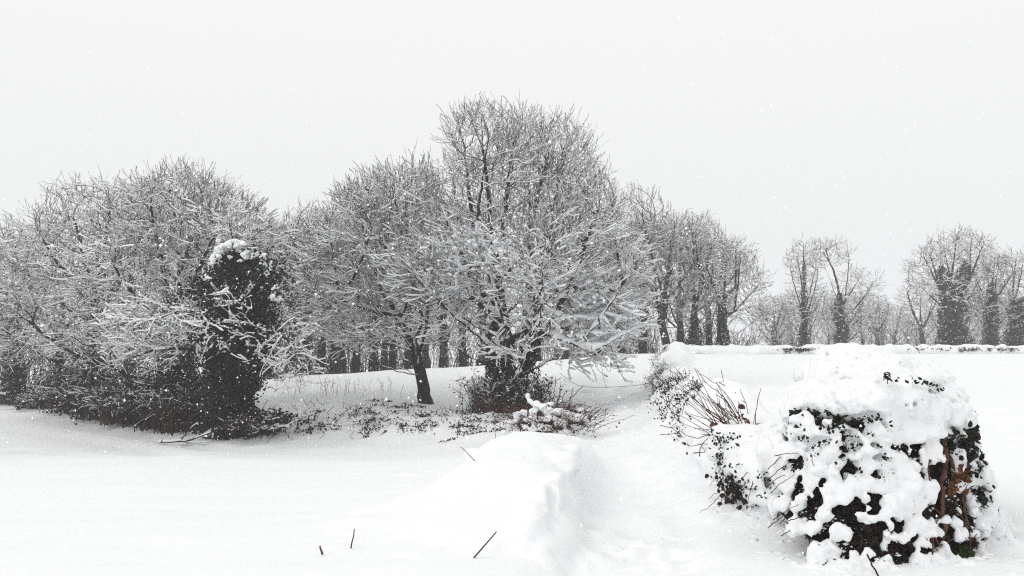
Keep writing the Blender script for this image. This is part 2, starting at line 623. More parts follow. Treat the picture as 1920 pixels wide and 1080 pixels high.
def leaves(c, size, rng, nrm=None, tilt=0.7, hexa=False):
    """Leaf-sized folded faces at the points c."""
    n = len(c)
    a = norm(rng.normal(0, 1, (n, 3)) + (0 if nrm is None else nrm / max(tilt, 1e-3)))
    u = norm(np.cross(a, rng.normal(0, 1, (n, 3))))
    v = np.cross(a, u)
    s = (size * rng.uniform(0.6, 1.3, n))[:, None]
    if hexa:
        pts = [(-0.5, 0, 0), (-0.15, 0.45, 0.1), (0.35, 0.38, 0.08), (0.75, 0, -0.05), (0.35, -0.38, 0.08), (-0.15, -0.45, 0.1)]
        V = np.stack([c + u * s * p[0] + v * s * p[1] + a * s * p[2] for p in pts], 1).reshape(-1, 3)
        f = np.array([[0, 1, 2, 3], [0, 3, 4, 5]])
        return V, (np.arange(n)[:, None, None] * 6 + f[None]).reshape(-1, 4)
    pts = [(-0.55, 0, 0), (0.05, 0.4, 0.12), (0.65, 0, 0), (0.05, -0.4, 0.12)]
    V = np.stack([c + u * s * p[0] + v * s * p[1] + a * s * p[2] for p in pts], 1).reshape(-1, 3)
    f = np.array([[0, 1, 2], [0, 2, 3]])
    return V, (np.arange(n)[:, None, None] * 4 + f[None]).reshape(-1, 3)


def chains_to_nodes(C, R):
    """(n, m, 3) polylines -> node arrays."""
    n, m = C.shape[:2]
    pos = C.reshape(-1, 3)
    par = (np.arange(n * m) - 1)
    par[::m] = -1
    main = np.arange(n * m) + 1
    main[m - 1::m] = -1
    return pos, par, R.reshape(-1), main


def smooth_line(pts, step, rng=None, jit=0.0):
    pts = np.array(pts, float)
    out = []
    ext = np.concatenate([[2 * pts[0] - pts[1]], pts, [2 * pts[-1] - pts[-2]]])
    for i in range(1, len(ext) - 2):
        p0, p1, p2, p3 = ext[i - 1:i + 3]
        k = max(1, int(round(np.linalg.norm(p2 - p1) / step)))
        for t in np.arange(k) / k:
            out.append(0.5 * (2 * p1 + (p2 - p0) * t + (2 * p0 - 5 * p1 + 4 * p2 - p3) * t * t + (3 * p1 - p0 - 3 * p2 + p3) * t ** 3))
    out.append(pts[-1])
    out = np.array(out)
    if rng is not None and jit:
        out[1:] += rng.normal(0, jit, (len(out) - 1, 3))
    return out


# ------------------------------------------------------------------ trees
def colonize(att, pos, par, step, kill, rng, iters=140, inertia=0.8, up=0.0, infl=2.5, anchor=None, radial=0.0):
    cap = 60000
    Pn = np.zeros((cap, 3), np.float32)
    n = len(pos)
    Pn[:n] = pos
    pa = list(par)
    kids = np.zeros(cap, np.int32)
    dirs = np.zeros((cap, 3), np.float32)
    for i, p in enumerate(par):
        if p >= 0:
            kids[p] += 1
            dirs[i] = norm(pos[i] - pos[p])
    att = att.astype(np.float32)
    best = np.full(len(att), 1e9, np.float32)
    bi = np.zeros(len(att), np.int64)

    def relax(a, b):
        nonlocal best, bi
        for i in range(a, b, 128):
            blk = Pn[i:min(b, i + 128)]
            d = (att ** 2).sum(1)[None] + (blk ** 2).sum(1)[:, None] - 2 * blk @ att.T
            j = d.argmin(0)
            v = d[j, np.arange(len(att))]
            m = v < best
            best[m] = v[m]
            bi[m] = i + j[m]
    relax(0, n)
    for _ in range(iters):
        live = best > kill * kill
        att, best, bi = att[live], best[live], bi[live]
        if not len(att):
            break
        act = (best < infl * infl) & (kids[bi] < 4)
        if not act.any():
            break
        v = att[act] - Pn[bi[act]]
        v /= np.linalg.norm(v, axis=1, keepdims=True) + 1e-9
        u, inv = np.unique(bi[act], return_inverse=True)
        sm = np.zeros((len(u), 3), np.float32)
        np.add.at(sm, inv, v)
        d = norm(norm(sm) + inertia * dirs[u] * (kids[u] < 1)[:, None] + rng.normal(0, 0.09, (len(u), 3)) + np.array([0, 0, up]) + (0 if anchor is None else radial * norm(Pn[u] - anchor)))
        m = len(u)
        if n + m > cap:
            break
        Pn[n:n + m] = Pn[u] + d * step
        dirs[n:n + m] = d
        kids[u] += 1
        pa.extend(u.tolist())
        relax(n, n + m)
        n += m
    return Pn[:n].astype(float), np.array(pa)


def grow_shoots(pos, par, rng, prob, nseg, step, rmask, up=0.25, spread=0.75, anchor=None, radial=0.0):
    has = par >= 0
    ed = np.zeros_like(pos)
    ed[has] = norm(pos[has] - pos[par[has]])
    src = np.where(rmask & (rng.random(len(pos)) < prob))[0]
    k = len(src)
    d = norm(ed[src] + rng.normal(0, spread, (k, 3)) + np.array([0, 0, up]) + (0 if anchor is None else radial * norm(pos[src] - anchor)))
    cur, ci = pos[src], src
    P2, A2 = [pos], [par]
    off = len(pos)
    for s in range(nseg):
        cur = cur + d * step * rng.uniform(0.6, 1.2, (k, 1))
        P2.append(cur)
        A2.append(ci)
        ci = off + np.arange(k)
        off += k
        d = norm(d + rng.normal(0, 0.16, (k, 3)) + np.array([0, 0, up * 0.4]))
        keep = rng.random(k) < 0.8
        cur, ci, d = cur[keep], ci[keep], d[keep]
        k = len(cur)
    return np.concatenate(P2), np.concatenate(A2)


def sample_blobs(blobs, n, rng, shell=0.55):
    vol = np.array([b[3] * b[4] * b[5] * (b[6] if len(b) > 6 else 1) for b in blobs])
    out = []
    for b, k in zip(blobs, np.round(vol / vol.sum() * n).astype(int)):
        c = P(b[0], b[1], b[2])
        s = mpp(b[2])
        d = norm(rng.normal(0, 1, (k, 3)))
        r = np.where(rng.random(k) < shell, rng.uniform(0.8, 1.0, k), rng.uniform(0, 1, k) ** (1 / 3))
        out.append(c + d * r[:, None] * np.array([b[3] * s, b[5], b[4] * s]))
    return np.concatenate(out)


def make_tree(name, label, base, chains, blobs, natt, step=0.2, kill=0.28, trunk_r=0.25, seed=1, cat='tree', group=None,
              snow=1.0, thick=0.035, cover=0.15, tipblobs=0.25, tip_r=0.0075, shoots=(0.75, 2, 0.13), shoot_up=0.1, ivy=(), ivy_size=0.08, mult=None,
              min_z=0.25, thin=None, infl=2.5, flare=0.5, radial=0.5, anchor_f=0.45, rexp=0.53, gate=-0.22, crown_mat='twig', autolimbs=0):
    rng = np.random.default_rng(seed)
    base = np.array(base, float)
    pos = np.zeros((0, 3))
    par = np.zeros(0, int)
    part = np.zeros(0, int)
    for ci, ch in enumerate(chains):
        ln = smooth_line(ch, step, rng, 0.012)
        if ci:
            j = int(((pos - ln[0]) ** 2).sum(1).argmin())
            ln = ln[1:]
            p = np.concatenate([[j], len(pos) + np.arange(len(ln) - 1)])
        else:
            p = np.concatenate([[-1], np.arange(len(ln) - 1)])
        pos = np.concatenate([pos, ln])
        par = np.concatenate([par, p])
        part = np.concatenate([part, np.full(len(ln), ci)])
    att = sample_blobs(blobs, natt, rng)
    att = att[(att[:, 2] > base[2] + min_z) & (fbm(att * 0.95 + seed, 2, seed) > gate)]
    # boughs fanning out from the stems towards the rim of the crown
    nlimb = len(chains)
    top = att[:, 2].max()
    cen = att.mean(0)
    ext0 = np.abs(att - cen).max(0)
    rim = np.linalg.norm((att - cen) / ext0, axis=1)
    cand = att[rim > np.quantile(rim, 0.6)]
    picked = []
    for k in range(autolimbs):
        if not picked:
            tg = cand[rng.integers(len(cand))]
        else:
            dmin = np.min([((cand - q) ** 2).sum(1) for q in picked], axis=0)
            tg = cand[dmin.argmax()]
        picked.append(tg)
        zs = base[2] + (tg[2] - base[2]) * rng.uniform(0.42, 0.62)
        pool = np.where((part >= 0) & (part < len(chains)))[0]
        sc_ = np.abs(pos[pool, 2] - zs) + 0.25 * np.hypot(pos[pool, 0] - tg[0], pos[pool, 1] - tg[1])
        j = int(pool[sc_.argmin()])
        v = tg - pos[j]
        L = np.linalg.norm(v)
        if L < 1.0:
            continue
        ln = smooth_line([pos[j], pos[j] + 0.3 * v + [0, 0, -0.05 * L], pos[j] + 0.62 * v + [0, 0, -0.04 * L], pos[j] + 0.9 * v], step, rng, 0.02)[1:]
        p = np.concatenate([[j], len(pos) + np.arange(len(ln) - 1)])
        pos = np.concatenate([pos, ln])
        par = np.concatenate([par, p])
        part = np.concatenate([part, np.full(len(ln), nlimb)])
        nlimb += 1
    nch = len(pos)
    anchor = base + np.array([0, 0, anchor_f * (att[:, 2].max() - base[2])])
    pos, par = colonize(att, pos, par, step, kill, rng, infl=infl, anchor=anchor, radial=radial)
    part = np.concatenate([part, np.full(len(pos) - nch, -1)])
    nk = np.bincount(par[par >= 0], minlength=len(pos))
    thinmask = np.ones(len(pos), bool)
    thinmask[:nch] = False
    ns = len(pos)
    ext = np.maximum(np.abs(att - anchor).max(0), 0.5)
    outer = np.linalg.norm((pos - anchor) / ext, axis=1)
    thinmask &= rng.random(len(pos)) < np.clip(outer * 1.6 - 0.25, 0.2, 1)
    pos, par = grow_shoots(pos, par, rng, shoots[0], shoots[1], shoots[2], thinmask, shoot_up, 0.42, anchor, radial)
    if len(shoots) > 3:
        tm2 = np.zeros(len(pos), bool)
        tm2[ns:] = True
        pos, par = grow_shoots(pos, par, rng, shoots[3], 2, shoots[2] * 0.8, tm2, shoot_up, 0.5, anchor, radial)
    part = np.concatenate([part, np.full(len(pos) - ns, -1)])
    # pipe-model radii
    n = len(pos)
    nk = np.bincount(par[par >= 0], minlength=n)
    cntv = (nk == 0).astype(float)
    for i in range(n - 1, 0, -1):
        if par[i] >= 0:
            cntv[par[i]] += cntv[i]
    rad = np.maximum(tip_r, trunk_r * (np.maximum(cntv, 1) / cntv[0]) ** rexp)
    hz = pos[:, 2] - base[2]
    tk = part == 0
    rad[tk] *= 1 + flare * np.exp(-np.maximum(hz[tk], 0) / 0.35)
    main = np.full(n, -1)
    bc = np.zeros(n)
    order = np.arange(n)[par >= 0]
    srt = order[np.argsort(cntv[order], kind='stable')]
    main[par[srt]] = srt
    for i in range(nch):   # a chain goes on along itself
        if par[i] >= 0 and part[par[i]] == part[i]:
            main[par[i]] = i
    root = empty(name, base, label, cat, group)
    for ci in range(nlimb):
        V, Fq = tubes_multi(pos, par, rad, main, part == ci)
        if len(V):
            build('trunk' if ci == 0 else 'limb', V, Fq, M['bark'], root, offset=base)
    V, Fq = tubes_multi(pos, par, rad, main, part == -1)
    tag(build('crown', V, Fq, M[crown_mat], root, offset=base), kind='stuff')
    tips = np.where(nk == 0)[0]
    mv = None if mult is None else mult(pos)
    V, Fl = snow_on(pos, par, rad, rng, snow, thick, cover, tipblobs, np.concatenate([tips, np.where(nk > 1)[0]]), mv, seed)
    tag(build('snow_load', V, Fl, M['snow_tree'], root, offset=base), kind='stuff')
    for k, (pts, w0, w1, cnt) in enumerate(ivy):
        add_ivy(root, base, pts, w0, w1, cnt, ivy_size, rng, 0.015 if cnt > 8000 else 0.22)
    return root


def add_ivy(root, base, pts, w0, w1, cnt, size, rng, fleck=0.2):
    ln = smooth_line(pts, 0.1)
    t = rng.random(cnt) ** 1.25
    k = np.minimum((t * (len(ln) - 1)).astype(int), len(ln) - 2)
    c = ln[k] + (ln[k + 1] - ln[k]) * rng.random((cnt, 1))
    w = (w0 + (w1 - w0) * t) * np.clip((1 - t) * 6, 0.3, 1) ** 0.6
    a = rng.uniform(0, 2 * math.pi, cnt)
    lump = np.clip(0.95 + 0.75 * fbm(np.stack([np.cos(a) * 0.9, np.sin(a) * 0.9, c[:, 2] * 1.1], 1) + base, 3, 7), 0.25, 2)
    rr = w * lump * np.sqrt(rng.uniform(0.25, 1.0, cnt))
    d = np.stack([np.cos(a), np.sin(a), rng.normal(0, 0.2, cnt)], 1)
    V, Fq = leaves(c + d * rr[:, None], size, rng, d)
    tag(build('ivy', V, Fq, M['ivy'], root, smooth=False, offset=base), kind='stuff')
    k = np.where((rng.random(cnt) < fleck) & (rr > 0.55 * w))[0]
    if len(k):
        V, Fq = leaves(c[k] + d[k] * (rr[k] + 0.03)[:, None] + [0, 0, 0.03], size * 0.8, rng, np.tile(np.array([[0, -0.2, 1.0]]), (len(k), 1)), 0.35)
        tag(build('snow_flecks', V, Fq, M['snow_tree'], root, smooth=False, offset=base), kind='stuff')


def bz(px, py, Y):
    """A base on the ground below a spot of the photograph."""
    p = P(px, py, Y)
    p[2] = g1(p[0], p[1]) - 0.05
    return p


# the great oak in the middle
B = bz(958, 775, 25.4)
make_tree('oak_tree', 'tallest snow-laden oak with several dark stems, right of the leaning tree', B,
          [[B, P(955, 700, 25.4), P(950, 640, 25.4), P(940, 560, 25.3), P(925, 480, 25.3), P(918, 400, 25.2), P(912, 330, 25.2), P(905, 275, 25.2)],
           [P(956, 720, 25.4), P(1000, 660, 25.9), P(1000, 560, 26.2), P(992, 470, 26.3), P(1005, 380, 26.2), P(1030, 290, 26.0)],
           [P(957, 740, 25.4), P(925, 690, 25.8), P(930, 600, 26.2), P(890, 520, 26.4), P(860, 420, 26.2), P(850, 330, 26)],
           [P(945, 600, 25.3), P(880, 560, 24.6), P(830, 555, 24.0), P(790, 575, 23.6)],
           [P(1000, 600, 26.1), P(1040, 545, 25.4), P(1100, 540, 25.0), P(1170, 545, 24.8)],
           [P(950, 640, 25.4), P(1000, 620, 24.3), P(1060, 640, 23.4), P(1110, 655, 23.0)],
           [P(935, 540, 25.3), P(960, 500, 24.2), P(1000, 470, 23.2), P(1050, 450, 22.8)],
           [P(1000, 500, 26.2), P(1060, 440, 26.4), P(1110, 400, 26.4)]],
          [(908, 284, 25.3, 78, 76, 1.8, 1.5), (1038, 322, 26.0, 80, 84, 1.9, 1.4), (975, 292, 25.7, 64, 72, 1.8, 1.5), (965, 370, 25.6, 150, 95, 2.8), (1070, 420, 25.8, 92, 100, 2.6, 1.2), (865, 410, 25.8, 82, 120, 2.4, 1.2),
           (1105, 510, 25.2, 100, 90, 3.0, 1.2), (850, 520, 24.8, 110, 70, 3.0, .7), (985, 500, 24.6, 150, 100, 3.4, .6), (1125, 590, 24.2, 80, 60, 2.0, 1.1), (985, 625, 23.6, 120, 45, 2.2, .3), (1110, 675, 24.4, 60, 22, 1.4, .4), (850, 610, 24.6, 70, 40, 1.5, .4)],
          8600, step=0.17, kill=0.18, trunk_r=0.36, seed=11, thick=0.031, cover=0.24, tipblobs=0.16, shoots=(0.98, 2, 0.24, 0.75), tip_r=0.005, shoot_up=0.22, anchor_f=0.36, radial=0.55, autolimbs=34,
          mult=lambda p: 1 + 2.0 * np.exp(-(((p[:, 0] - P(1105, 600, 24)[0]) / 0.9) ** 2 + ((p[:, 2] - P(1105, 610, 24)[2]) / 0.9) ** 2)) * (p[:, 1] < 25)
          + 1.2 * np.exp(-(((p[:, 0] - P(900, 480, 24)[0]) / 1.5) ** 2 + ((p[:, 2] - P(900, 480, 24)[2]) / 0.7) ** 2)) * (p[:, 1] < 25.3) - 0.3 * np.clip((p[:, 2] - 4.5) / 3, 0, 1) + 0.45 * np.clip((3.6 - p[:, 2]) / 2.5, 0, 1) * np.clip((26 - p[:, 1]) / 2, 0, 1),
          ivy=[([P(925, 775, 25.2), P(925, 700, 25.3), P(930, 600, 25.8)], 0.55, 0.3, 3200), ([P(985, 770, 25.3), P(985, 690, 25.5), P(995, 600, 26), P(995, 500, 26.2)], 0.45, 0.25, 3200)])

# the leaning tree left of it
B = bz(798, 754, 26.3)
make_tree('oak_tree', 'smaller forked tree with a bare trunk leaning left, beside the tallest oak', B,
          [[B, P(790, 705, 26.3), P(778, 660, 26.3), P(766, 625, 26.3), P(745, 590, 26.0), P(715, 540, 25.6), P(690, 480, 25.4), P(680, 420, 25.3)],
           [P(782, 672, 26.3), P(798, 620, 26.5), P(800, 560, 26.6), P(790, 470, 26.6), P(770, 390, 26.5)],
           [P(775, 650, 26.3), P(790, 590, 26.3), P(765, 500, 26.2), P(745, 400, 26.2), P(738, 350, 26.2)],
           [P(745, 590, 26.0), P(690, 580, 25.2), P(640, 560, 24.8)],
           [P(755, 605, 26.0), P(700, 610, 25.6), P(650, 620, 25.4)]],
          [(732, 398, 26.2, 72, 72, 2.0, 1.4), (690, 450, 25.6, 85, 90, 2.4, 1.2), (785, 390, 26.6, 45, 75, 1.8), (650, 530, 25.4, 80, 75, 2.4, .9), (740, 500, 25.6, 110, 80, 2.8, .6), (690, 615, 25.2, 100, 40, 2.0, .45), (620, 470, 26.4, 40, 50, 1.5, .8)],
          5000, step=0.17, kill=0.18, trunk_r=0.19, seed=23, thick=0.030, cover=0.2, tipblobs=0.15, shoots=(0.98, 2, 0.24, 0.7), tip_r=0.005, shoot_up=0.18, anchor_f=0.36, radial=0.55, autolimbs=22)

# hedgerow trees on the left
B = bz(440, 825, 21.6)
ivyroot = make_tree('ivy_clad_tree', 'tree smothered in a tall dark column of ivy at the edge of the left field', B,
          [[B, P(440, 740, 21.6), P(445, 640, 21.7), P(448, 560, 21.7), P(440, 480, 21.8), P(430, 410, 21.9)],
           [P(442, 660, 21.7), P(490, 620, 21.2), P(540, 640, 20.7), P(568, 690, 20.4)],
           [P(445, 620, 21.7), P(400, 590, 20.9), P(350, 580, 20.2), P(290, 600, 19.8)],
           [P(442, 690, 21.6), P(380, 660, 20.9), P(300, 655, 20.3), P(220, 680, 20)]],
          [(445, 430, 21.9, 60, 40, 1.2, .8), (530, 640, 20.8, 46, 60, 1.1, 1.3), (400, 600, 20.4, 95, 70, 1.0, 1.2), (290, 620, 20.6, 100, 60, 1.2), (560, 690, 20.5, 25, 40, .7, 1.3), (460, 640, 20.4, 60, 45, .7, .7)],
          2100, step=0.15, kill=0.17, trunk_r=0.085, seed=31, thick=0.026, cover=0.1, tipblobs=0.35, shoots=(0.95, 3, 0.12, .4), tip_r=.005, shoot_up=0.0,
          ivy=[([P(440, 828, 21.5), P(440, 740, 21.5), P(446, 640, 21.6)], 0.8, 0.72, 10000), ([P(446, 680, 21.4), P(450, 560, 21.3), P(445, 478, 21.4)], 0.85, 1.05, 14000)], ivy_size=0.085)
rg = np.random.default_rng(5)
# snow heaped on the crown of the ivy
bl = Blob(P(340, 590, 21.9) - [0, 2.2, 0.1], P(560, 410, 21.9) + [0, 0.6, 0.1], 0.04)
for px, py, r in [(430, 470, 18), (410, 480, 14), (452, 462, 12), (475, 470, 15), (490, 478, 13), (502, 500, 9), (508, 535, 10), (512, 560, 9), (395, 500, 10), (384, 520, 8), (440, 485, 10), (500, 515, 8), (462, 480, 9), (418, 462, 10)]:
    s = mpp(21.3) * r
    for _ in range(11):
        f = rg.uniform(.1, .3)
        bl.add(P(px + rg.normal(0, r * .7), py + rg.normal(0, r * .5), 20.75 + rg.uniform(-0.25, 0.3)), (s * f * 1.5, s * f * 1.3, s * f * 0.7), 0.06)
bl.noise(0.05, 7, 3, 4)
V, Fq = bl.mesh()
tag(build('snow_cap', V, Fq, M['snow_tree'], ivyroot, offset=B), kind='stuff')

LEFT = [
    ('hedgerow_tree', 'broad snow-dusted hedgerow tree directly behind the ivy column', (330, 800, 25.5), [(325, 620), (335, 520), (340, 420)],
     [(335, 415, 25.8, 100, 80, 2.6, 1.3), (420, 450, 25.0, 80, 80, 2.4, 1.2), (280, 540, 24.6, 120, 110, 2.6), (400, 560, 24.4, 110, 90, 2.2), (250, 640, 24.0, 130, 60, 2.0)], 3600, 41, 0.22),
    ('hedgerow_tree', 'rounded snow-dusted tree with a straight dark trunk left of the ivy column', (182, 775, 29), [(182, 620), (184, 520), (190, 430)],
     [(195, 425, 29, 100, 78, 2.6, 1.3), (110, 470, 29, 80, 80, 2.6, 1.2), (170, 560, 28, 130, 100, 3.0), (90, 610, 28, 110, 80, 2.6), (190, 660, 27, 120, 50, 2.2)], 3600, 43, 0.24),
    ('hedgerow_tree', 'upright hazy tree whose fine twigs top the left clump', (350, 790, 32), [(350, 600), (352, 480), (355, 390)],
     [(350, 385, 32, 75, 62, 2.6, 1.3), (410, 410, 32, 60, 65, 2.4, 1.2), (300, 430, 32, 70, 80, 2.6), (470, 460, 31, 45, 70, 2.2)], 1900, 47, 0.22),
    ('hedgerow_tree', 'tree spreading over the left edge of the picture', (35, 755, 35), [(35, 640), (30, 560), (25, 500)],
     [(25, 530, 35, 80, 70, 3.0, 1.2), (-40, 560, 35, 90, 90, 3.0), (70, 600, 34, 80, 70, 2.6), (10, 660, 33, 110, 40, 2.4)], 1900, 53, 0.24),
]
for nm, lb, b, tr, blobs, na, sd, r in LEFT:
    B = bz(*b)
    make_tree(nm, lb, B, [[B] + [P(x, y, b[2]) for x, y in tr]], blobs, int(na * 1.3), step=0.18, kill=0.22, trunk_r=r, seed=sd, group='trees of the left hedgerow',
              thick=0.029, cover=0.08, tipblobs=0.12, shoots=(0.98, 2, 0.24, 0.5), shoot_up=0.08, tip_r=0.0055,
              mult=lambda p: np.clip((p[:, 2] + 0.4) / 3.6, 0.2, 1.0), gate=-0.4, crown_mat='brown_twig', autolimbs=16,
              ivy=[([B, P(tr[0][0], tr[0][1] + 60, b[2]), P(tr[1][0], tr[1][1], b[2])], 0.5, 0.22, 2600)])

# trees beyond the far field on the right, each its own shape
FAR = [
    ('leaning_tree', 'bare tree with a stem leaning left, leftmost of the clump beyond the hedge corner', (1252, 660, 50),
     [[(1248, 640), (1232, 560), (1222, 480), (1215, 430)], [(1246, 600), (1250, 520), (1262, 430)]],
     [(1225, 440, 50, 45, 50, 2.4), (1265, 440, 50, 55, 52, 2.6), (1240, 520, 50, 60, 50, 2.6)], 1100, 61, 0.3, []),
    ('bare_tree', 'upright forked bare tree in the middle of the clump beyond the hedge corner', (1300, 660, 51),
     [[(1300, 630), (1302, 540), (1300, 460), (1295, 420)], [(1301, 590), (1320, 520), (1335, 460)]],
     [(1290, 440, 51, 60, 48, 2.6), (1335, 480, 51, 60, 50, 2.6), (1310, 550, 51, 60, 45, 2.2)], 1100, 67, 0.28, [((1300, 655), (1302, 590), 0.6, 0.35, 1500)]),
    ('bare_tree', 'ivy-trunked tree reaching out to the right at the end of the clump', (1352, 660, 49),
     [[(1352, 610), (1358, 550), (1362, 500), (1375, 460)], [(1356, 560), (1390, 530), (1420, 520)], [(1355, 590), (1390, 580), (1425, 570)]],
     [(1378, 480, 49, 35, 38, 2.2), (1405, 515, 49, 32, 30, 1.8), (1350, 510, 49, 50, 60, 2.2), (1400, 570, 49, 40, 24, 1.6)], 900, 71, 0.28, [((1352, 660), (1356, 570), 0.55, 0.4, 2200)]),
    ('slender_tree', 'slender upright tree, left one of the pair standing alone beyond the right field', (1508, 650, 66),
     [[(1508, 600), (1508, 540), (1507, 490), (1506, 455)]],
     [(1508, 480, 66, 32, 42, 1.8, 1.6), (1510, 555, 66, 40, 55, 1.8)], 560, 73, 0.24, [((1508, 650), (1508, 560), 0.6, 0.4, 2000), ((1508, 560), (1507, 490), 0.35, 0.15, 500)]),
    ('crooked_tree', 'crooked tree forking left and right, right one of the lone pair beyond the right field', (1576, 650, 64),
     [[(1576, 610), (1575, 560), (1565, 515), (1552, 480), (1548, 455)], [(1577, 580), (1600, 540), (1625, 500)], [(1577, 600), (1610, 570), (1640, 530)], [(1562, 505), (1548, 480), (1530, 460)]],
     [(1560, 462, 64, 38, 26, 1.6, 1.5), (1610, 520, 64, 38, 34, 1.8), (1590, 570, 64, 60, 50, 2.0)], 640, 79, 0.26, [((1577, 650), (1575, 550), 0.75, 0.5, 2400)]),
    ('ivy_clad_tree', 'tall hazy tree with thick ivy up its stems beyond the right field', (1785, 650, 60),
     [[(1785, 600), (1782, 540), (1790, 480), (1795, 440)], [(1784, 580), (1760, 530), (1745, 480)], [(1786, 590), (1815, 520), (1820, 460)]],
     [(1790, 455, 60, 58, 34, 2.4, 1.3), (1740, 500, 60, 35, 42, 2.0), (1830, 480, 60, 28, 40, 2.0), (1785, 540, 60, 65, 50, 2.0)], 1100, 83, 0.32,
     [((1785, 655), (1784, 560), 1.25, 1.0, 6000), ((1784, 580), (1765, 500), 0.7, 0.5, 2200), ((1790, 580), (1812, 490), 0.75, 0.5, 2400)]),
    ('ivy_clad_tree', 'hazy ivy-covered tree cut by the right edge of the picture', (1905, 650, 62),
     [[(1905, 600), (1900, 540), (1905, 480)]],
     [(1900, 500, 62, 50, 40, 2.4), (1915, 560, 62, 60, 50, 2.2)], 700, 89, 0.28, [((1910, 655), (1905, 560), 1.1, 0.8, 4500)]),
    ('ivy_clad_tree', 'slim hazy ivy-covered tree between the tall ivy tree and the right edge', (1858, 650, 61),
     [[(1858, 600), (1860, 540), (1866, 490)]],
     [(1862, 500, 61, 34, 36, 1.8), (1858, 560, 61, 40, 44, 1.6)], 520, 97, 0.24, [((1858, 655), (1860, 530), 0.7, 0.5, 2800)]),
]
for nm, lb, b, chs, blobs, na, sd, r, iv in FAR:
    B = bz(*b)
    ch = [[B] + [P(x, y, b[2]) for x, y in chs[0]]] + [[P(x, y, b[2] + 0.4 * (i - 1)) for x, y in c] for i, c in enumerate(chs[1:])]
    make_tree(nm, lb, B, ch, [(q[0], q[1] + 14, q[2], q[3], q[4]) + tuple(q[5:]) for q in blobs], int(na * 2.4), step=0.26, kill=0.26, trunk_r=r * .85, seed=sd, group='trees beyond the far hedge', thick=0.03, cover=0.05, tipblobs=0.1, tip_r=0.008, shoots=(0.95, 2, 0.28, 0.4), shoot_up=0.1, radial=.35, anchor_f=.3, infl=4, rexp=0.58, gate=-0.35, autolimbs=9,
              ivy=[([P(x0, y0, b[2] - .3), P((x0 + x1) / 2, (y0 + y1) / 2, b[2] - .3), P(x1, y1, b[2] - .2)], w0 * .85, w1 * .8, n) for (x0, y0), (x1, y1), w0, w1, n in iv], ivy_size=0.13)

# the wood behind the crest: three kinds, then copies
WOOD = 'bare trees of the wood behind the snowy crest'
PROTO = []
for i, (px, Y, top, sd) in enumerate([(545, 47, 420, 101), (665, 49, 400, 103), (600, 51, 405, 107)]):
    B = bz(px, 690, Y)
    H = P(px, top, Y)[2] - B[2]
    up = lambda f, dx=0: B + np.array([dx, 0, H * f])
    ex = lambda z, rx, rz, w=1: (px, HOR - (B[2] + H * z - CAMZ) / mpp(Y), Y, rx, rz / mpp(Y), 2.2, w)
    PROTO.append(make_tree('woodland_tree', 'dark-stemmed bare tree of the wood, leftmost beside the ivy column' if i == 0 else 'dark-stemmed bare tree of the wood, seen left of the leaning trunk', B,
        [[B, up(.25, .1), up(.5, -.05), up(.75, .1)], [up(.38, .05), up(.55, .8), up(.7, 1.2)], [up(.42, 0), up(.6, -.8), up(.75, -1.1)]],
        [ex(.78, 62, H * .22, 1.4), ex(.55, 62, H * .25), ex(.35, 50, H * .15, .6)], 1900, step=0.26, kill=0.3, trunk_r=0.25, seed=sd, group=WOOD,
        thick=0.028, cover=0.05, tipblobs=0.15, tip_r=0.008, shoots=(0.95, 2, 0.3, 0.4), infl=4, autolimbs=9,
        ivy=[([B, up(.25, .1), up(.5, 0)], 0.36, 0.22, 2000)], ivy_size=0.11))
PROTO[0]['label'] = 'dark-stemmed bare tree of the wood, nearest to the right of the ivy column'
rg = np.random.default_rng(77)
spots = [(510, 52, 1.0), (575, 46, .95), (625, 47, 1.0), (700, 46.5, 1.0), (735, 50, 1.0), (765, 47, .95), (830, 48, 1.0), (868, 50, 1.0), (905, 47, .9), (1010, 50, .9), (1060, 47, .9), (1120, 52, .95), (1165, 50, .95), (1205, 53, 1.05), (1275, 56, 1.05),
         (1330, 57, .95), (480, 56, 1.0), (640, 58, 1.1), (800, 58, 1.1), (560, 60, 1.1), (720, 60, 1.1)]
for i, (px, Y, s) in enumerate(spots):
    copy_thing(PROTO[(i + 1) % 3], bz(px, 690, Y), rg.uniform(0, 6.28), (s * rg.uniform(.9, 1.1), s * rg.uniform(.93, 1.08)), 'dark-stemmed bare tree of the wood, %s' % ('seen left of the leaning trunk' if px < 770 else 'seen between the leaning trunk and the tallest oak' if px < 940 else 'seen just right of the tallest oak'), WOOD)
FARW = 'pale bare trees far beyond the right field'
for i in range(26):
    px = 1428 + 19.5 * i + rg.normal(0, 7)
    Y, s = rg.uniform(80, 104), rg.uniform(.5, .8)
    copy_thing(PROTO[i % 3], bz(px, 660, Y), rg.uniform(0, 6.28), (s * rg.uniform(.9, 1.4), s), 'pale bare tree in the hazy row beyond the far hedge', FARW)
LW = 'trees behind the left hedgerow'
for i, (px, Y, s) in enumerate([(-30, 43, .85), (15, 40, .8), (110, 44, .85), (240, 40, .9), (420, 42, .9), (300, 46, .95)]):
    copy_thing(PROTO[i % 3], bz(px, 740, Y), rg.uniform(0, 6.28), (s, s), 'bare tree half hidden behind the left hedgerow', LW)

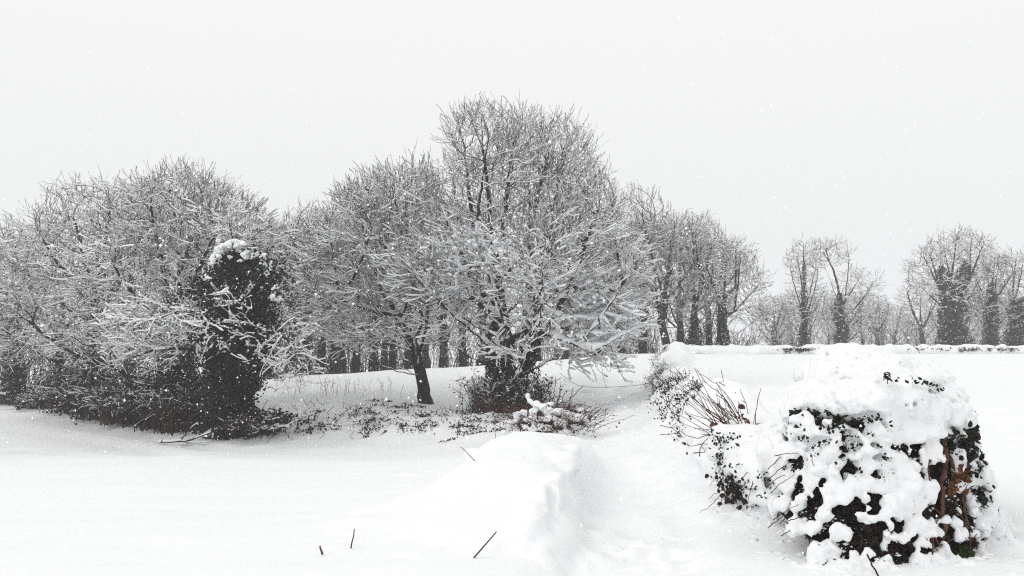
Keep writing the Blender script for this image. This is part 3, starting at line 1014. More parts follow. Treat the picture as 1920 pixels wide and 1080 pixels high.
# ------------------------------------------------------------------ shrubs: sprays of stems with snow
def spray(base, n, height, spread, rng, m=6, lean=(0, 0), r0=0.012, twigs=3, droop=0.25, foot=0.3):
    """Arching stems from one foot, each with side twigs -> node arrays."""
    a = rng.uniform(0, 2 * math.pi, n)
    d = np.stack([np.cos(a), np.sin(a)], 1) * (spread * np.sqrt(rng.random(n)))[:, None] + np.array(lean)
    h = height * rng.uniform(0.45, 1.0, n)
    t = np.linspace(0, 1, m)
    C = np.zeros((n, m, 3))
    f = rng.normal(0, foot, (n, 2))
    C[..., :2] = f[:, None] + d[:, None] * (t ** 1.4)[None, :, None]
    C[..., 2] = h[:, None] * (t - droop * t ** 2.5)[None] * 1.15
    C += rng.normal(0, 0.02 * height, C.shape) * t[None, :, None]
    C += np.array(base)
    R = (r0 * rng.uniform(0.6, 1.2, n))[:, None] * (1 - 0.7 * t)[None]
    pos, par, rad, main = chains_to_nodes(C, R)
    if twigs:
        tm = np.tile(t, n)
        src = np.where(tm > 0.25)[0]
        src = src[rng.random(len(src)) < twigs / m]
        k = len(src)
        dr = norm(pos[src] - pos[np.maximum(par[src], 0)] + rng.normal(0, 0.05 * height, (k, 3)) + 1e-6)
        c1 = pos[src] + dr * (height * rng.uniform(0.08, 0.2, (k, 1)))
        c2 = c1 + norm(dr + rng.normal(0, 0.4, (k, 3))) * (height * rng.uniform(0.05, 0.15, (k, 1)))
        n0 = len(pos)
        pos = np.concatenate([pos, c1, c2])
        par = np.concatenate([par, src, n0 + np.arange(k)])
        rad = np.concatenate([rad, np.full(k, r0 * 0.4), np.full(k, r0 * 0.25)])
        main = np.concatenate([main, n0 + k + np.arange(k), np.full(k, -1)])
    return pos, par, rad, main


def shrub(name, label, base, n, height, spread, seed, group=None, cat='shrub', mat='twig', snow=1.0, thick=0.03, cover=0.0, leafn=0, leaf_size=0.06, leaf_mat='bramble', **kw):
    rng = np.random.default_rng(seed)
    base = np.array(base, float)
    root = empty(name, base, label, cat, group)
    pos, par, rad, main = spray(base, n, height, spread, rng, **kw)
    V, Fq = tubes(pos, par, rad, 3, main)
    tag(build('stems', V, Fq, M[mat], root, offset=base), kind='stuff')
    if leafn:
        j = rng.integers(0, len(pos), leafn)
        c = pos[j] + rng.normal(0, 0.05 * height, (leafn, 3))
        c[:, 2] = np.maximum(c[:, 2], base[2] + 0.03)
        V, Fq = leaves(c, leaf_size, rng)
        tag(build('leaves', V, Fq, M[leaf_mat], root, smooth=False, offset=base), kind='stuff')
    if snow:
        tips = np.where(np.bincount(par[par >= 0], minlength=len(pos)) == 0)[0]
        V, Fl = snow_on(pos, par, rad, rng, snow, thick, cover, 0.3, tips, None, seed)
        tag(build('snow_load', V, Fl, M['snow_tree'], root, offset=base), kind='stuff')
    return root


TH = 'brown thickets along the foot of the left hedgerow'
for i, (px, py, Y, h, sp, lab) in enumerate([
        (20, 752, 33.5, 0.45, 1.6, 'low thicket at the left edge of the picture'),
        (95, 760, 31.5, 0.8, 1.4, 'brown thicket at the far end of the field edge, beside the bright gap'),
        (150, 770, 29.5, 2.2, 1.5, 'reddish thicket below the straight dark trunk'),
        (205, 782, 27.5, 2.0, 1.5, 'snow-flecked thicket midway along the left field edge'),
        (255, 792, 26.0, 1.8, 1.4, 'snow-flecked thicket left of the darkest undergrowth'),
        (305, 803, 24.5, 2.0, 1.3, 'dark thicket two places left of the ivy column'),
        (355, 812, 23.2, 2.2, 1.2, 'dark thicket touching the left foot of the ivy column'),
        (476, 820, 21.6, 0.7, .6, 'low tangle at the right foot of the ivy column')]):
    shrub('thicket', lab, on_ground(px, py, Y), 230, h, sp, 200 + i, TH, 'thicket', 'twig' if i % 2 else 'cane', 0.8, 0.025, -0.25, leafn=2600, leaf_size=0.1, leaf_mat='bramble' if i % 3 else 'ivy', r0=0.013, twigs=4, droop=0.4, foot=0.5)

# undergrowth round the oak's foot
shrub('thicket', 'dark bramble tangle round the foot of the tallest oak, left side', on_ground(918, 772, 25.0), 150, 1.5, 0.6, 231, None, 'thicket', 'cane', .8, 0.03, -.1, 900, 0.07, 'bramble', twigs=3, foot=.35, droop=.35)
shrub('thicket', 'ivy and twigs against the right side of the tallest oak', on_ground(1000, 768, 25.2), 90, 1.3, 0.5, 233, None, 'thicket', 'twig', .8, 0.03, -.1, 800, 0.07, 'ivy', twigs=3, foot=.3, droop=.3)

# dark floor of the wood: reads as one mass
rng = np.random.default_rng(301)
allp = []
for px0, px1, Y0, Y1, cnt, hh in ((480, 1230, 54, 66, 800, 4.2), (1180, 1420, 55, 62, 200, 3.0), (-60, 560, 38, 50, 500, 3.2), (1430, 1930, 74, 100, 420, 3.2)):
    for k in range(cnt):
        Y = rng.uniform(Y0, Y1)
        px = rng.uniform(px0, px1)
        allp.append(((px - 960) * mpp(Y), Y, hh * rng.uniform(.4, 1)))
allp = np.array(allp)
gz = ground_base(allp[:, 0], allp[:, 1])
t = np.linspace(0, 1, 5)
C = np.zeros((len(allp), 5, 3))
C[..., 0] = allp[:, 0, None] + rng.normal(0, .7, (len(allp), 1)) * t ** 1.5
C[..., 1] = allp[:, 1, None] + rng.normal(0, .7, (len(allp), 1)) * t ** 1.5
C[..., 2] = gz[:, None] + allp[:, 2, None] * t
C[:, 1:] += rng.normal(0, .08, C[:, 1:].shape)
R = np.full((len(allp), 5), 0.022) * (1 - .6 * t)
pos, par, rad, main = chains_to_nodes(C, R)
pos, par = grow_shoots(pos, par, rng, 0.95, 2, 0.4, np.ones(len(pos), bool), 0.2, 1.0)
rad = np.concatenate([rad, np.full(len(pos) - len(rad), 0.011)])
V, Fq = tubes(pos, par, rad, 3, None)
tag(build('woodland_understory', V, Fq, M['twig']), 'dim mass of undergrowth between the trunks of the wood', 'undergrowth', None, 'stuff')
V, Fl = snow_on(pos, par, rad, rng, .7, 0.03, -0.3, 0, None, None, 3)
tag(build('snow_on_understory', V, Fl, M['snow_tree']), 'snow lying on the dim undergrowth of the wood', 'snow', None, 'stuff')

# ------------------------------------------------------------------ drift in the foreground
def surf(bl_v, px, py, Y):
    """The first point of a vertex cloud met along the sight line through a spot of the photograph."""
    a, b = P(px, py, 1.0), np.array([0, 0, CAMZ])
    d = norm(a - b)
    w = bl_v - b
    t = w @ d
    e = np.linalg.norm(w - t[:, None] * d, axis=1)
    ok = e < 0.06
    return (b + d * t[ok].min()) if ok.any() else P(px, py, Y)


rng = np.random.default_rng(401)
bl = Blob((-2.9, 5.2, -0.9), (2.0, 14.2, 0.75), 0.034)


def lump(bl, px, py, Y, rx, rz, ry, k=0.25):
    s = mpp(Y)
    bl.add(P(px, py, Y), (rx * s, ry, rz * s), k)


for a in [(985, 885, 9.2, 110, 62, 1.3), (1035, 870, 10.5, 75, 50, 1.5), (945, 925, 8.2, 100, 60, 1.1), (1000, 945, 7.6, 85, 60, .8), (875, 950, 7.9, 85, 44, .9), (905, 995, 6.9, 90, 34, .7),
          (1070, 860, 12.0, 45, 32, 1.6), (1010, 1005, 6.6, 60, 30, .5), (790, 985, 7.4, 80, 20, .6), (985, 852, 9.8, 45, 28, .5)]:
    lump(bl, *a)
for a in [(884, 850, 9.0, 14, 9, .12), (990, 832, 9.6, 32, 14, .4), (1060, 905, 9.0, 22, 26, .3), (1040, 940, 7.9, 26, 30, .25), (1075, 880, 10.2, 18, 20, .3), (960, 975, 7.0, 30, 16, .2), (1000, 985, 6.8, 24, 12, .2), (1085, 850, 12, 14, 12, .3), (1052, 846, 11, 18, 10, .3)]:
    lump(bl, *a, k=0.05)
bl.terrain(0.01, 0.3, 0.8)
bl.noise(0.03, np.array([1.6, 1.6, 1.6]), 3, 12)
pre_v = bl.mesh()[0]
for k in range(18):   # pillows along the flank above the track
    py = rng.uniform(838, 985)
    px = np.interp(py, [838, 900, 985], [1085, 1055, 985]) + rng.normal(0, 14)
    c = surf(pre_v, px, py, 8.5)
    s_ = mpp(c[1])
    bl.add(c + [0, .02, -.02], (s_ * rng.uniform(9, 20), rng.uniform(.07, .16), s_ * rng.uniform(6, 13)), .12)
bl.noise(.01, 12, 2, 15)
pre_v = bl.mesh()[0]
# hollows where the brambles under the snow leave gaps
for px, py, Y, rx, rz, ry in [(1036, 925, 8.15, 3.5, 18, .10), (1041, 938, 8.0, 5, 8, .09), (978, 956, 7.2, 6, 8, .09), (972, 948, 7.25, 4, 4, .08), (972, 968, 7.0, 8, 3.5, .08), (937, 952, 7.4, 9, 1.2, .08),
                              (925, 985, 6.7, 9, 2.5, .07), (1056, 848, 11.0, 8, 2.5, .1), (1062, 905, 9.2, 2.5, 8, .1), (1070, 897, 9.5, 2.5, 9, .1), (1082, 893, 9.8, 2, 7, .1), (1021, 950, 7.8, 3, 6, .08), (846, 1014, 6.25, 13, 2.5, .07), (1024, 848, 10.4, 9, 2.5, .08)]:
    s = mpp(Y)
    c = surf(pre_v, px, py, Y)
    bl.cut(c + [0, .06, -.01], (max(.032, rx * s * 1.2), .2, max(.028, rz * s * 1.2)), 0.04)
V, Fq = bl.mesh()
tag(build('snow_drift', V, Fq, M['snow']), 'long rounded snowdrift over a buried bank, centre foreground beside the track', 'snowdrift')


drift_v = V
for lab, (x0, y0), (x1, y1), Y, r, nm in [
        ('short dark stick poking from the snow, lower centre left', (660, 1016), (664, 992), 6.5, .0055, 'stick'),
        ('stub of red-brown stick in the snow, leftmost of the three sticks', (603, 1034), (600, 1024), 6.2, .008, 'stick'),
        ('longest slanting reddish stick in front of the snowdrift', (899, 1034), (931, 997), 6.1, .006, 'stick'),
        ('thin bent twig rising from the left shoulder of the snowdrift', (882, 856), (864, 838), 8.9, .004, 'twig')]:
    a0 = surf(drift_v, x0, y0, Y)
    a1 = P(x1, y1, a0[1] + 0.03)
    ln = smooth_line([a0 - (a1 - a0) * 0.5, a0, a0 * .5 + a1 * .5 + rng.normal(0, .004, 3), a1], 0.03)
    pos, par, rad, main = chains_to_nodes(ln[None], np.linspace(r * 1.1, r * .75, len(ln))[None])
    V, Fq = tubes(pos, par, rad, 7, main)
    tag(build(nm, V, Fq, M['cane']), lab, nm, 'sticks poking out of the foreground snow')

# ------------------------------------------------------------------ the snow-smothered hedge end, right foreground
HB = on_ground(1665, 1070, 6.0)


def yfront(px, py):
    u = np.clip((px - 1655) / 225, -1, 1)
    return 6.35 - 0.95 * math.sqrt(max(0.0, 1 - u * u)) * (0.78 + 0.22 * np.clip((py - 760) / 300, 0, 1))


def yfront_v(px, py):
    u = np.clip((px - 1655) / 225, -1, 1)
    return 6.35 - 0.95 * np.sqrt(np.maximum(0.0, 1 - u * u)) * (0.78 + 0.22 * np.clip((py - 760) / 300, 0, 1))


root = empty('ivy_hedge', HB, 'hedge end of ivy and brambles smothered in snow pillows, right foreground', 'hedge')
lo, hi = P(1400, 1085, 4.9), P(1925, 622, 7.6)
bl = Blob((1.6, 4.75, -0.2), (4.1, 7.75, 1.72), 0.0155)
TOP = [(1612, 706, 6.7, 92, 42, .55), (1585, 664, 7.2, 46, 20, .35), (1548, 704, 6.9, 50, 34, .45), (1525, 752, 6.5, 44, 38, .4), (1570, 762, 5.95, 55, 36, .32), (1620, 752, 5.75, 60, 42, .32), (1505, 775, 6.3, 34, 30, .3),
       (1665, 715, 6.0, 60, 30, .35), (1695, 706, 6.5, 68, 30, .45), (1742, 742, 6.4, 46, 28, .4), (1640, 690, 6.6, 60, 32, .45), (1780, 782, 6.1, 28, 30, .32)]
for a in TOP:
    lump(bl, *a, k=0.05)
FRONT = [(1693, 752, 50, 40), (1660, 738, 30, 26), (1744, 770, 42, 38), (1784, 784, 32, 30), (1727, 806, 40, 26), (1750, 806, 24, 22), (1700, 800, 24, 18), (1746, 834, 15, 18),
         (1497, 803, 17, 32), (1516, 815, 19, 44), (1539, 816, 19, 22), (1569, 818, 26, 22), (1558, 848, 27, 26), (1535, 875, 21, 20), (1562, 893, 17, 36), (1556, 926, 10, 22), (1574, 862, 16, 24),
         (1620, 840, 26, 26), (1650, 815, 32, 34), (1656, 785, 26, 26), (1640, 862, 22, 26), (1676, 850, 22, 28), (1690, 890, 26, 24), (1706, 912, 34, 36), (1690, 936, 20, 22), (1718, 948, 20, 14), (1671, 945, 13, 24), (1684, 962, 9, 16),
         (1622, 925, 10, 24), (1601, 905, 12, 18), (1731, 984, 25, 15), (1735, 1026, 13, 9), (1773, 1036, 12, 22), (1737, 1046, 14, 8), (1616, 971, 12, 10), (1588, 998, 16, 12), (1766, 975, 17, 8), (1795, 871, 7, 8), (1802, 912, 12, 7),
         (1833, 890, 24, 32), (1845, 955, 24, 40), (1862, 1000, 28, 44), (1822, 952, 13, 28), (1815, 905, 10, 10), (1585, 800, 20, 16), (1480, 850, 16, 22), (1465, 835, 18, 30), (1460, 880, 18, 26), (1475, 905, 13, 18),
         (1790, 848, 10, 6), (1760, 860, 14, 8), (1640, 905, 9, 16), (1655, 880, 12, 12), (1745, 918, 10, 14), (1590, 930, 8, 14), (1520, 900, 9, 18), (1505, 935, 8, 16), (1545, 960, 8, 12), (1700, 1010, 9, 6), (1660, 1000, 8, 6), (1800, 1000, 9, 8), (1790, 1062, 16, 12), (1766, 1058, 12, 10)]
FRONT += [(1872, 1050, 34, 30), (1850, 1068, 26, 16), (1880, 1010, 20, 26), (1470, 945, 24, 16), (1500, 990, 30, 14), (1545, 1030, 30, 13), (1590, 1062, 26, 9)]
for px, py, rx, rz in FRONT:
    Y = yfront(px, py) - 0.03
    s = mpp(Y)
    bl.add(P(px, py, Y), (rx * s * .86, min(rx, rz) * s * 0.8 + 0.015, rz * s * .86), 0.025)
    for _ in range(6 if py < 930 else 3):   # crumbly rim
        a_ = rng.uniform(0, 6.28)
        x_, y_ = px + math.cos(a_) * rx * .85, py + math.sin(a_) * rz * .85
        q_ = min(rx, rz) * rng.uniform(.2, .5) * s + .006
        bl.add(P(x_, y_, yfront(x_, y_) - .03), (q_ * rng.uniform(.8, 1.3), q_, q_ * rng.uniform(.8, 1.7)), .03)
for k in range(70):   # streaks of snow hanging down the face
    px, py = rng.uniform(1475, 1835), rng.uniform(790, 1030)
    if abs(px - 1655) > 180 + (py - 800) * .08 or (px > 1735 and 815 < py < 960 and rng.random() < .75) or rng.random() < (py - 840) / 180:
        continue
    rx_, rz_ = rng.uniform(5, 13), rng.uniform(9, 24)
    Y = yfront(px, py) - .03
    bl.add(P(px, py, Y), (rx_ * mpp(Y) * .8, rx_ * mpp(Y) * .8, rz_ * mpp(Y) * .8), .012)
for k in range(90):   # crumbs of snow caught on leaves
    px, py = rng.uniform(1470, 1840), rng.uniform(800, 1060)
    if abs(px - 1660) > 190 + (py - 800) * .08:
        continue
    Y = yfront(px, py) - rng.uniform(-0.03, 0.06)
    s = mpp(Y) * rng.uniform(2.5, 7)
    bl.add(P(px, py, Y), (s * rng.uniform(.8, 2.0), s, s * rng.uniform(.6, 2.4)), 0.015)
bl.terrain(0.01, 0.10, 0.35)
bl.noise(0.022, 8, 2, 51)
bl.noise(0.020, 19, 3, 53)
bl.noise(0.010, 34, 2, 55)
pre_v = bl.mesh()[0]
for px, py, rx, rz in [(1662, 703, 5, 8), (1672, 712, 5, 6), (1722, 712, 20, 5), (1745, 722, 18, 4), (1706, 760, 4, 3), (1722, 757, 4, 4), (1665, 790, 4, 14), (1590, 790, 26, 4), (1640, 780, 14, 4)]:
    Y = yfront(px, py)
    bl.cut(surf(pre_v, px, py, Y), (rx * mpp(Y), .12, rz * mpp(Y)), 0.02)
GAPS = (
    (1690, 712, 12), (1706, 714, 14), (1722, 714, 30), (1736, 718, 26), (1750, 724, 22), (1762, 728, 16), (1590, 794, 40), (1604, 790, 40), (1575, 800, 30), (1625, 786, 36), (1640, 782, 26), (1560, 806, 20), (1497, 772, 14), (1500, 800, 26), (1505, 822, 30), (1530, 834, 34), (1548, 826, 30), (1545, 800, 24), (1600, 818, 36), (1606, 832, 40), (1596, 842, 30), (1630, 812, 26), (1645, 835, 20), (1670, 800, 16), (1706, 762, 5), (1722, 758, 6), (1690, 842, 22), (1660, 862, 30), (1650, 895, 26), (1600, 880, 30), (1585, 860, 20), (1500, 870, 26), (1525, 850, 20), (1480, 880, 16))
for x, y, n_ in GAPS:
    if y > 765:
        q_ = n_ * .32 * mpp(5.5)
        for _ in range(3):
            bl.cut(surf(pre_v, x + rng.normal(0, n_ * .12), y + rng.normal(0, n_ * .12), yfront(x, y)) + [0, .03, 0], (q_ * rng.uniform(.6, 1.2), .13, q_ * rng.uniform(.5, .9)), .012)
V, Fq = bl.mesh()
build('snow_pillows', V, Fq, M['snow_near'], root, offset=HB)
hedge_v = V


def inside_hedge(n, depth, rng, y0=790):
    px = rng.uniform(1440, 1862, n)
    py = rng.uniform(y0, 1078, n)
    half = 168 + (py - 790) * 0.13
    cx = 1650 + (py - 790) * 0.02
    half = half + np.where(px > cx, 12, 0) + np.clip((py - 960) * .12, 0, 14)
    ok = (np.abs(px - cx) < half) & (py < np.interp(px, [1450, 1500, 1560, 1650, 1860], [945, 992, 1038, 1072, 1078]))
    px, py = px[ok], py[ok]
    Y = yfront_v(px, py) + 0.02 + depth * rng.random(len(px)) ** 1.5
    sx = (px - 960) / F
    vz = (540 - py) / F
    s = Y / (CP - SP * vz)
    return np.stack([sx * s, Y, CAMZ + (SP + CP * vz) * s], 1)


c = inside_hedge(15000, 0.30, rng)
V, Fq = leaves(c, 0.034, rng, np.tile(np.array([[0, -.5, .6]]), (len(c), 1)), 0.9, True)
tag(build('bramble_leaves', V, Fq, M['bramble'], root, smooth=False, offset=HB), kind='stuff')
c = inside_hedge(9000, 0.55, rng, 770)
V, Fq = leaves(c, 0.045, rng, np.tile(np.array([[0, -.5, .6]]), (len(c), 1)), 0.9, True)
tag(build('ivy_leaves', V, Fq, M['ivy'], root, smooth=False, offset=HB), kind='stuff')
c = inside_hedge(900, 0.4, rng, 860)
dv = np.array([0, -.03, 1]) + rng.normal(0, .38, c.shape) * [1, .3, .3]
dv = norm(dv) * rng.uniform(.1, .26, (len(c), 1))
C = np.stack([c + dv * (i / 5 - .5) + rng.normal(0, .012, c.shape) for i in range(6)], 1)
pos, par, rad, main = chains_to_nodes(C, np.tile(rng.uniform(.002, .006, (len(c), 1)), (1, 6)))
V, Fq = tubes(pos, par, rad, 4, main)
tag(build('tangled_stems', V, Fq, M['twig'], root, offset=HB), kind='stuff')
# added dark core for the hedge's inner shade, stops daylight through the tangle
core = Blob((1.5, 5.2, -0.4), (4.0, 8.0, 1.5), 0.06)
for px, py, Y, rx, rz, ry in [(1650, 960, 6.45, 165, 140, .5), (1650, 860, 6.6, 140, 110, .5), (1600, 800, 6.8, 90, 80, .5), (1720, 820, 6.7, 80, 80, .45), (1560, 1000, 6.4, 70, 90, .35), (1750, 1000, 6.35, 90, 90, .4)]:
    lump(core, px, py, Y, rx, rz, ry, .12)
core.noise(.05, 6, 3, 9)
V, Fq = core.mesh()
m, _n, _l, _b = mat_base('core_shade', 0.95, 0.05)
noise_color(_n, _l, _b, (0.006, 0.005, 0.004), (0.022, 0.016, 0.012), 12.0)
build('shade_core', V, Fq, m, root, offset=HB)


c = inside_hedge(2600, 0.06, rng) + [0, -.03, 0]
c = c[fbm(c * 6, 2, 57) > .3]
r = (.003 + .02 * rng.random(len(c)) ** 2.5)[:, None, None] * rng.uniform(.6, 1.4, (len(c), 6, 3)) * [1.2, 1, .7]
tag(build('snow_crumbs', (c[:, None] + OCT[None] * r).reshape(-1, 3), (np.arange(len(c))[:, None, None] * 6 + OCTF[None]).reshape(-1, 3), M['snow_tree'], root, offset=HB), kind='stuff')


def stem_part(name, pts, r, mat, parent, off, sides=8, wob=0.006, tipf=0.5):
    ln = smooth_line(pts, 0.035, rng, wob)
    pos, par, rad, main = chains_to_nodes(ln[None], (np.linspace(r, r * tipf, len(ln)) * rng.uniform(.85, 1.15, len(ln)))[None])
    V, Fq = tubes(pos, par, rad, sides, main)
    return build(name, V, Fq, M[mat], parent, offset=off)


def hp(px, py, d=-0.04):
    return P(px, py, yfront(px, py) + d)


for pts, r in [([(1768, 808), (1772, 860), (1766, 920), (1772, 990), (1768, 1050)], .022), ([(1776, 850), (1792, 880), (1805, 930), (1815, 1000), (1822, 1060)], .014), ([(1700, 868), (1735, 870), (1765, 850), (1800, 858), (1835, 892)], .007),
               ([(1755, 820), (1740, 870), (1748, 930), (1760, 960)], .008), ([(1745, 1000), (1765, 1020), (1785, 1010), (1800, 975)], .007), ([(1792, 960), (1815, 980), (1832, 1020), (1838, 1050)], .007), ([(1748, 1040), (1752, 990), (1772, 950)], .006), ([(1700, 850), (1690, 900), (1680, 930)], .004), ([(1725, 980), (1740, 1005), (1770, 1045)], .005)]:
    stem_part('woody_stem', [hp(*q) for q in pts], r, 'cane', root, HB)
# hanging fronds of dead fern
for (x0, y0, x1, y1, w) in [(1800, 870, 1792, 920, .05), (1806, 880, 1808, 925, .045), (1792, 890, 1780, 932, .04), (1812, 860, 1814, 905, .035)]:
    a0, a1 = hp(x0, y0, -.07), hp(x1, y1, -.09)
    t = rng.random(46)
    c = a0 + (a1 - a0) * t[:, None] + rng.normal(0, 1, (46, 3)) * w * .28
    V, Fq = leaves(c, .036, rng, None, 1, False)
    build('fern_frond', V, Fq, M['fern'], root, smooth=False, offset=HB)
# moss at the foot
def moss(px, py, Y, rx, rz, parent, off, n=1300):
    d = norm(rng.normal(0, 1, (n, 3)))
    c = P(px, py, Y) + d * np.array([rx * mpp(Y), .10, rz * mpp(Y)]) * rng.uniform(.6, 1, (n, 1))
    V, Fq = leaves(c, .02, rng, d, .6)
    tag(build('moss', V, Fq, M['moss'], parent, smooth=False, offset=off), kind='stuff')


moss(1806, 1050, 5.62, 24, 26, root, HB)
# sprigs standing out of the snow
def sprig(px, py, Y, h, n, parent, off, size=.026):
    b = surf(hedge_v, px, py, Y)
    stem_part('sprig_stem', [b - [0, 0, .03], b + [0.0, 0, h * .5], b + [.01, 0, h]], .0035, 'twig', parent, off, 5)
    a = np.arange(n) * 2.399
    c = b + np.stack([np.cos(a) * .018, np.sin(a) * .018, h * (0.0 + 1.0 * np.arange(n) / n)], 1)
    V, Fq = leaves(c, size, rng, np.stack([np.cos(a), np.sin(a), .8 + 0 * a], 1), .5, True)
    build('sprig_leaves', V, Fq, M['ivy'], parent, smooth=False, offset=off)


for q in [(1664, 712, 5.8, .05, 16)]:
    sprig(*q, root, HB)
c = np.concatenate([surf(hedge_v, x, y, yfront(x, y)) + rng.normal(0, 1, (n_ // 3, 3)) * [.025, .012, .014] + [0, -.004, 0] for x, y, n_ in GAPS])
V, Fq = leaves(c, .022, rng, np.tile(np.array([[0, -.6, .4]]), (len(c), 1)), .9, True)
tag(build('ivy_leaves', V, Fq, M['ivy'], root, smooth=False, offset=HB), kind='stuff')
# ivy thrown out on the shaded right shoulder
c = np.concatenate([P(x, y, yfront(x, y) - .02) + rng.normal(0, .045, (70, 3)) for x, y in ((1785, 812), (1800, 820), (1808, 845), (1800, 835), (1775, 835), (1815, 870), (1835, 930), (1825, 925))])
V, Fq = leaves(c, .04, rng, np.tile(np.array([[0.3, -.6, .5]]), (len(c), 1)), .8, True)
tag(build('ivy_leaves', V, Fq, M['ivy'], root, smooth=False, offset=HB), kind='stuff')
# thin bare twigs on its left flank
for x0, y0, x1, y1 in [(1452, 855, 1500, 852), (1440, 900, 1490, 862), (1436, 915, 1480, 885), (1445, 925, 1490, 890), (1450, 975, 1500, 945), (1440, 990, 1480, 960), (1465, 1005, 1502, 985), (1475, 978, 1520, 970), (1440, 880, 1475, 850), (1520, 850, 1528, 890)]:
    stem_part('twig', [hp(x0, y0, -.25), hp((x0 + x1) / 2, (y0 + y1) / 2 - 3, -.14), hp(x1, y1, -.05)], .0035, 'twig', root, HB, 5, .003)

# bramble cane in front of it and a cable end on the right
for lab, nm, cat, pts, r in [('dark bramble cane bending out of the snow in front of the smothered hedge end', 'bramble_cane', 'cane', [(1652, 1090, 5.0), (1640, 1068, 5.15), (1632, 1052, 5.3), (1626, 1040, 5.35)], .006),
                             ('thin dark cable running out of the snow at the right edge', 'cable', 'cable', [(1955, 1046, 5.9), (1920, 1028, 6.0), (1890, 1012, 6.1), (1872, 1000, 6.2)], .005)]:
    ln = smooth_line([P(*q) for q in pts], .04, rng, .002)
    pos, par, rad, main = chains_to_nodes(ln[None], np.full((1, len(ln)), r))
    V, Fq = tubes(pos, par, rad, 6, main)
    tag(build(nm, V, Fq, M['twig'] if nm != 'cable' else M['wire']), lab, cat)

# ------------------------------------------------------------------ hedge along the track: near stretch
NB = on_ground(1400, 940, 8.0)
root = empty('hedge', NB, 'low snow-buried hedge stretch between the smothered hedge end and the reddish canes', 'hedge', 'hedge along the track')
bl = Blob((1.5, 6.6, -0.5), (4.6, 12.6, 1.25), 0.035)
for px, py, Y, rx, rz, ry in [(1465, 850, 7.0, 50, 45, .4), (1425, 870, 7.6, 55, 45, .5), (1380, 850, 8.4, 50, 36, .6), (1440, 900, 7.2, 40, 40, .35), (1400, 895, 7.8, 34, 34, .4), (1345, 860, 9.2, 36, 34, .6), (1420, 830, 8.4, 70, 26, .6), (1370, 810, 9.6, 60, 30, .8), (1325, 820, 10.8, 34, 34, .8),
                              (1480, 815, 7.6, 50, 26, .5), (1450, 935, 6.9, 34, 22, .25), (1400, 800, 10, 70, 26, .9), (1340, 790, 11.6, 45, 30, .8)]:
    lump(bl, px, py, Y, rx, rz, ry, .14)
bl.terrain(0.012, 0.2, 0.5)
bl.noise(.06, 3.2, 3, 71)
bl.noise(.03, 9, 3, 73)
for px, py, Y, rx, rz in [(1412, 925, 7.25, 16, 22), (1385, 918, 7.5, 14, 26), (1370, 905, 7.7, 10, 20), (1345, 880, 8.3, 7, 14), (1390, 880, 7.6, 7, 14), (1360, 862, 8.2, 12, 10), (1440, 905, 7.0, 6, 14), (1335, 845, 9.0, 6, 8)]:
    bl.cut(P(px, py, Y), (rx * mpp(Y), .22, rz * mpp(Y)), .04)
V, Fq = bl.mesh()
build('snow_pillows', V, Fq, M['snow'], root, offset=NB)
near_v = V
moss(1416, 925, 7.35, 15, 22, root, NB, 1500)
c = np.concatenate([P(x, y, Y + .1) + rng.normal(0, 1, (n, 3)) * np.array([.07, .10, .10]) for x, y, Y, n in ((1385, 922, 7.5, 260), (1372, 905, 7.8, 120), (1360, 866, 8.3, 70), (1412, 935, 7.35, 200), (1440, 905, 7.1, 100), (1392, 885, 7.7, 60))])
V, Fq = leaves(c, .04, rng, None, 1, True)
tag(build('bramble_leaves', V, Fq, M['bramble'], root, smooth=False, offset=NB), kind='stuff')
c = []
for k in range(46):
    y0 = rng.uniform(800, 935)
    x0 = np.interp(y0, [800, 850, 935], [1318, 1335, 1385]) + abs(rng.normal(0, 26))
    c.append(surf(near_v, x0, y0, 8.0) + rng.normal(0, 1, (7, 3)) * [.03, .015, .02])
c = np.concatenate(c)
V, Fq = leaves(c, .024, rng, None, 1, True)
tag(build('ivy_leaves', V, Fq, M['ivy'], root, smooth=False, offset=NB), kind='stuff')
for k in range(16):
    x0, y0 = rng.uniform(1338, 1405), rng.uniform(870, 945)
    q = surf(near_v, x0, y0, 7.8)
    a = rng.uniform(-2.6, -0.6)
    l = rng.uniform(.1, .28)
    dx, dz = math.cos(a) * l, math.sin(a) * l
    stem_part('twig', [q + [.04, .02, .03], q + [dx * .3 - .02, -.06, -.03 + dz * .2], q + [dx * .7 - .05, -.1, dz * .7]], .0035, 'twig', root, NB, 4, .006)

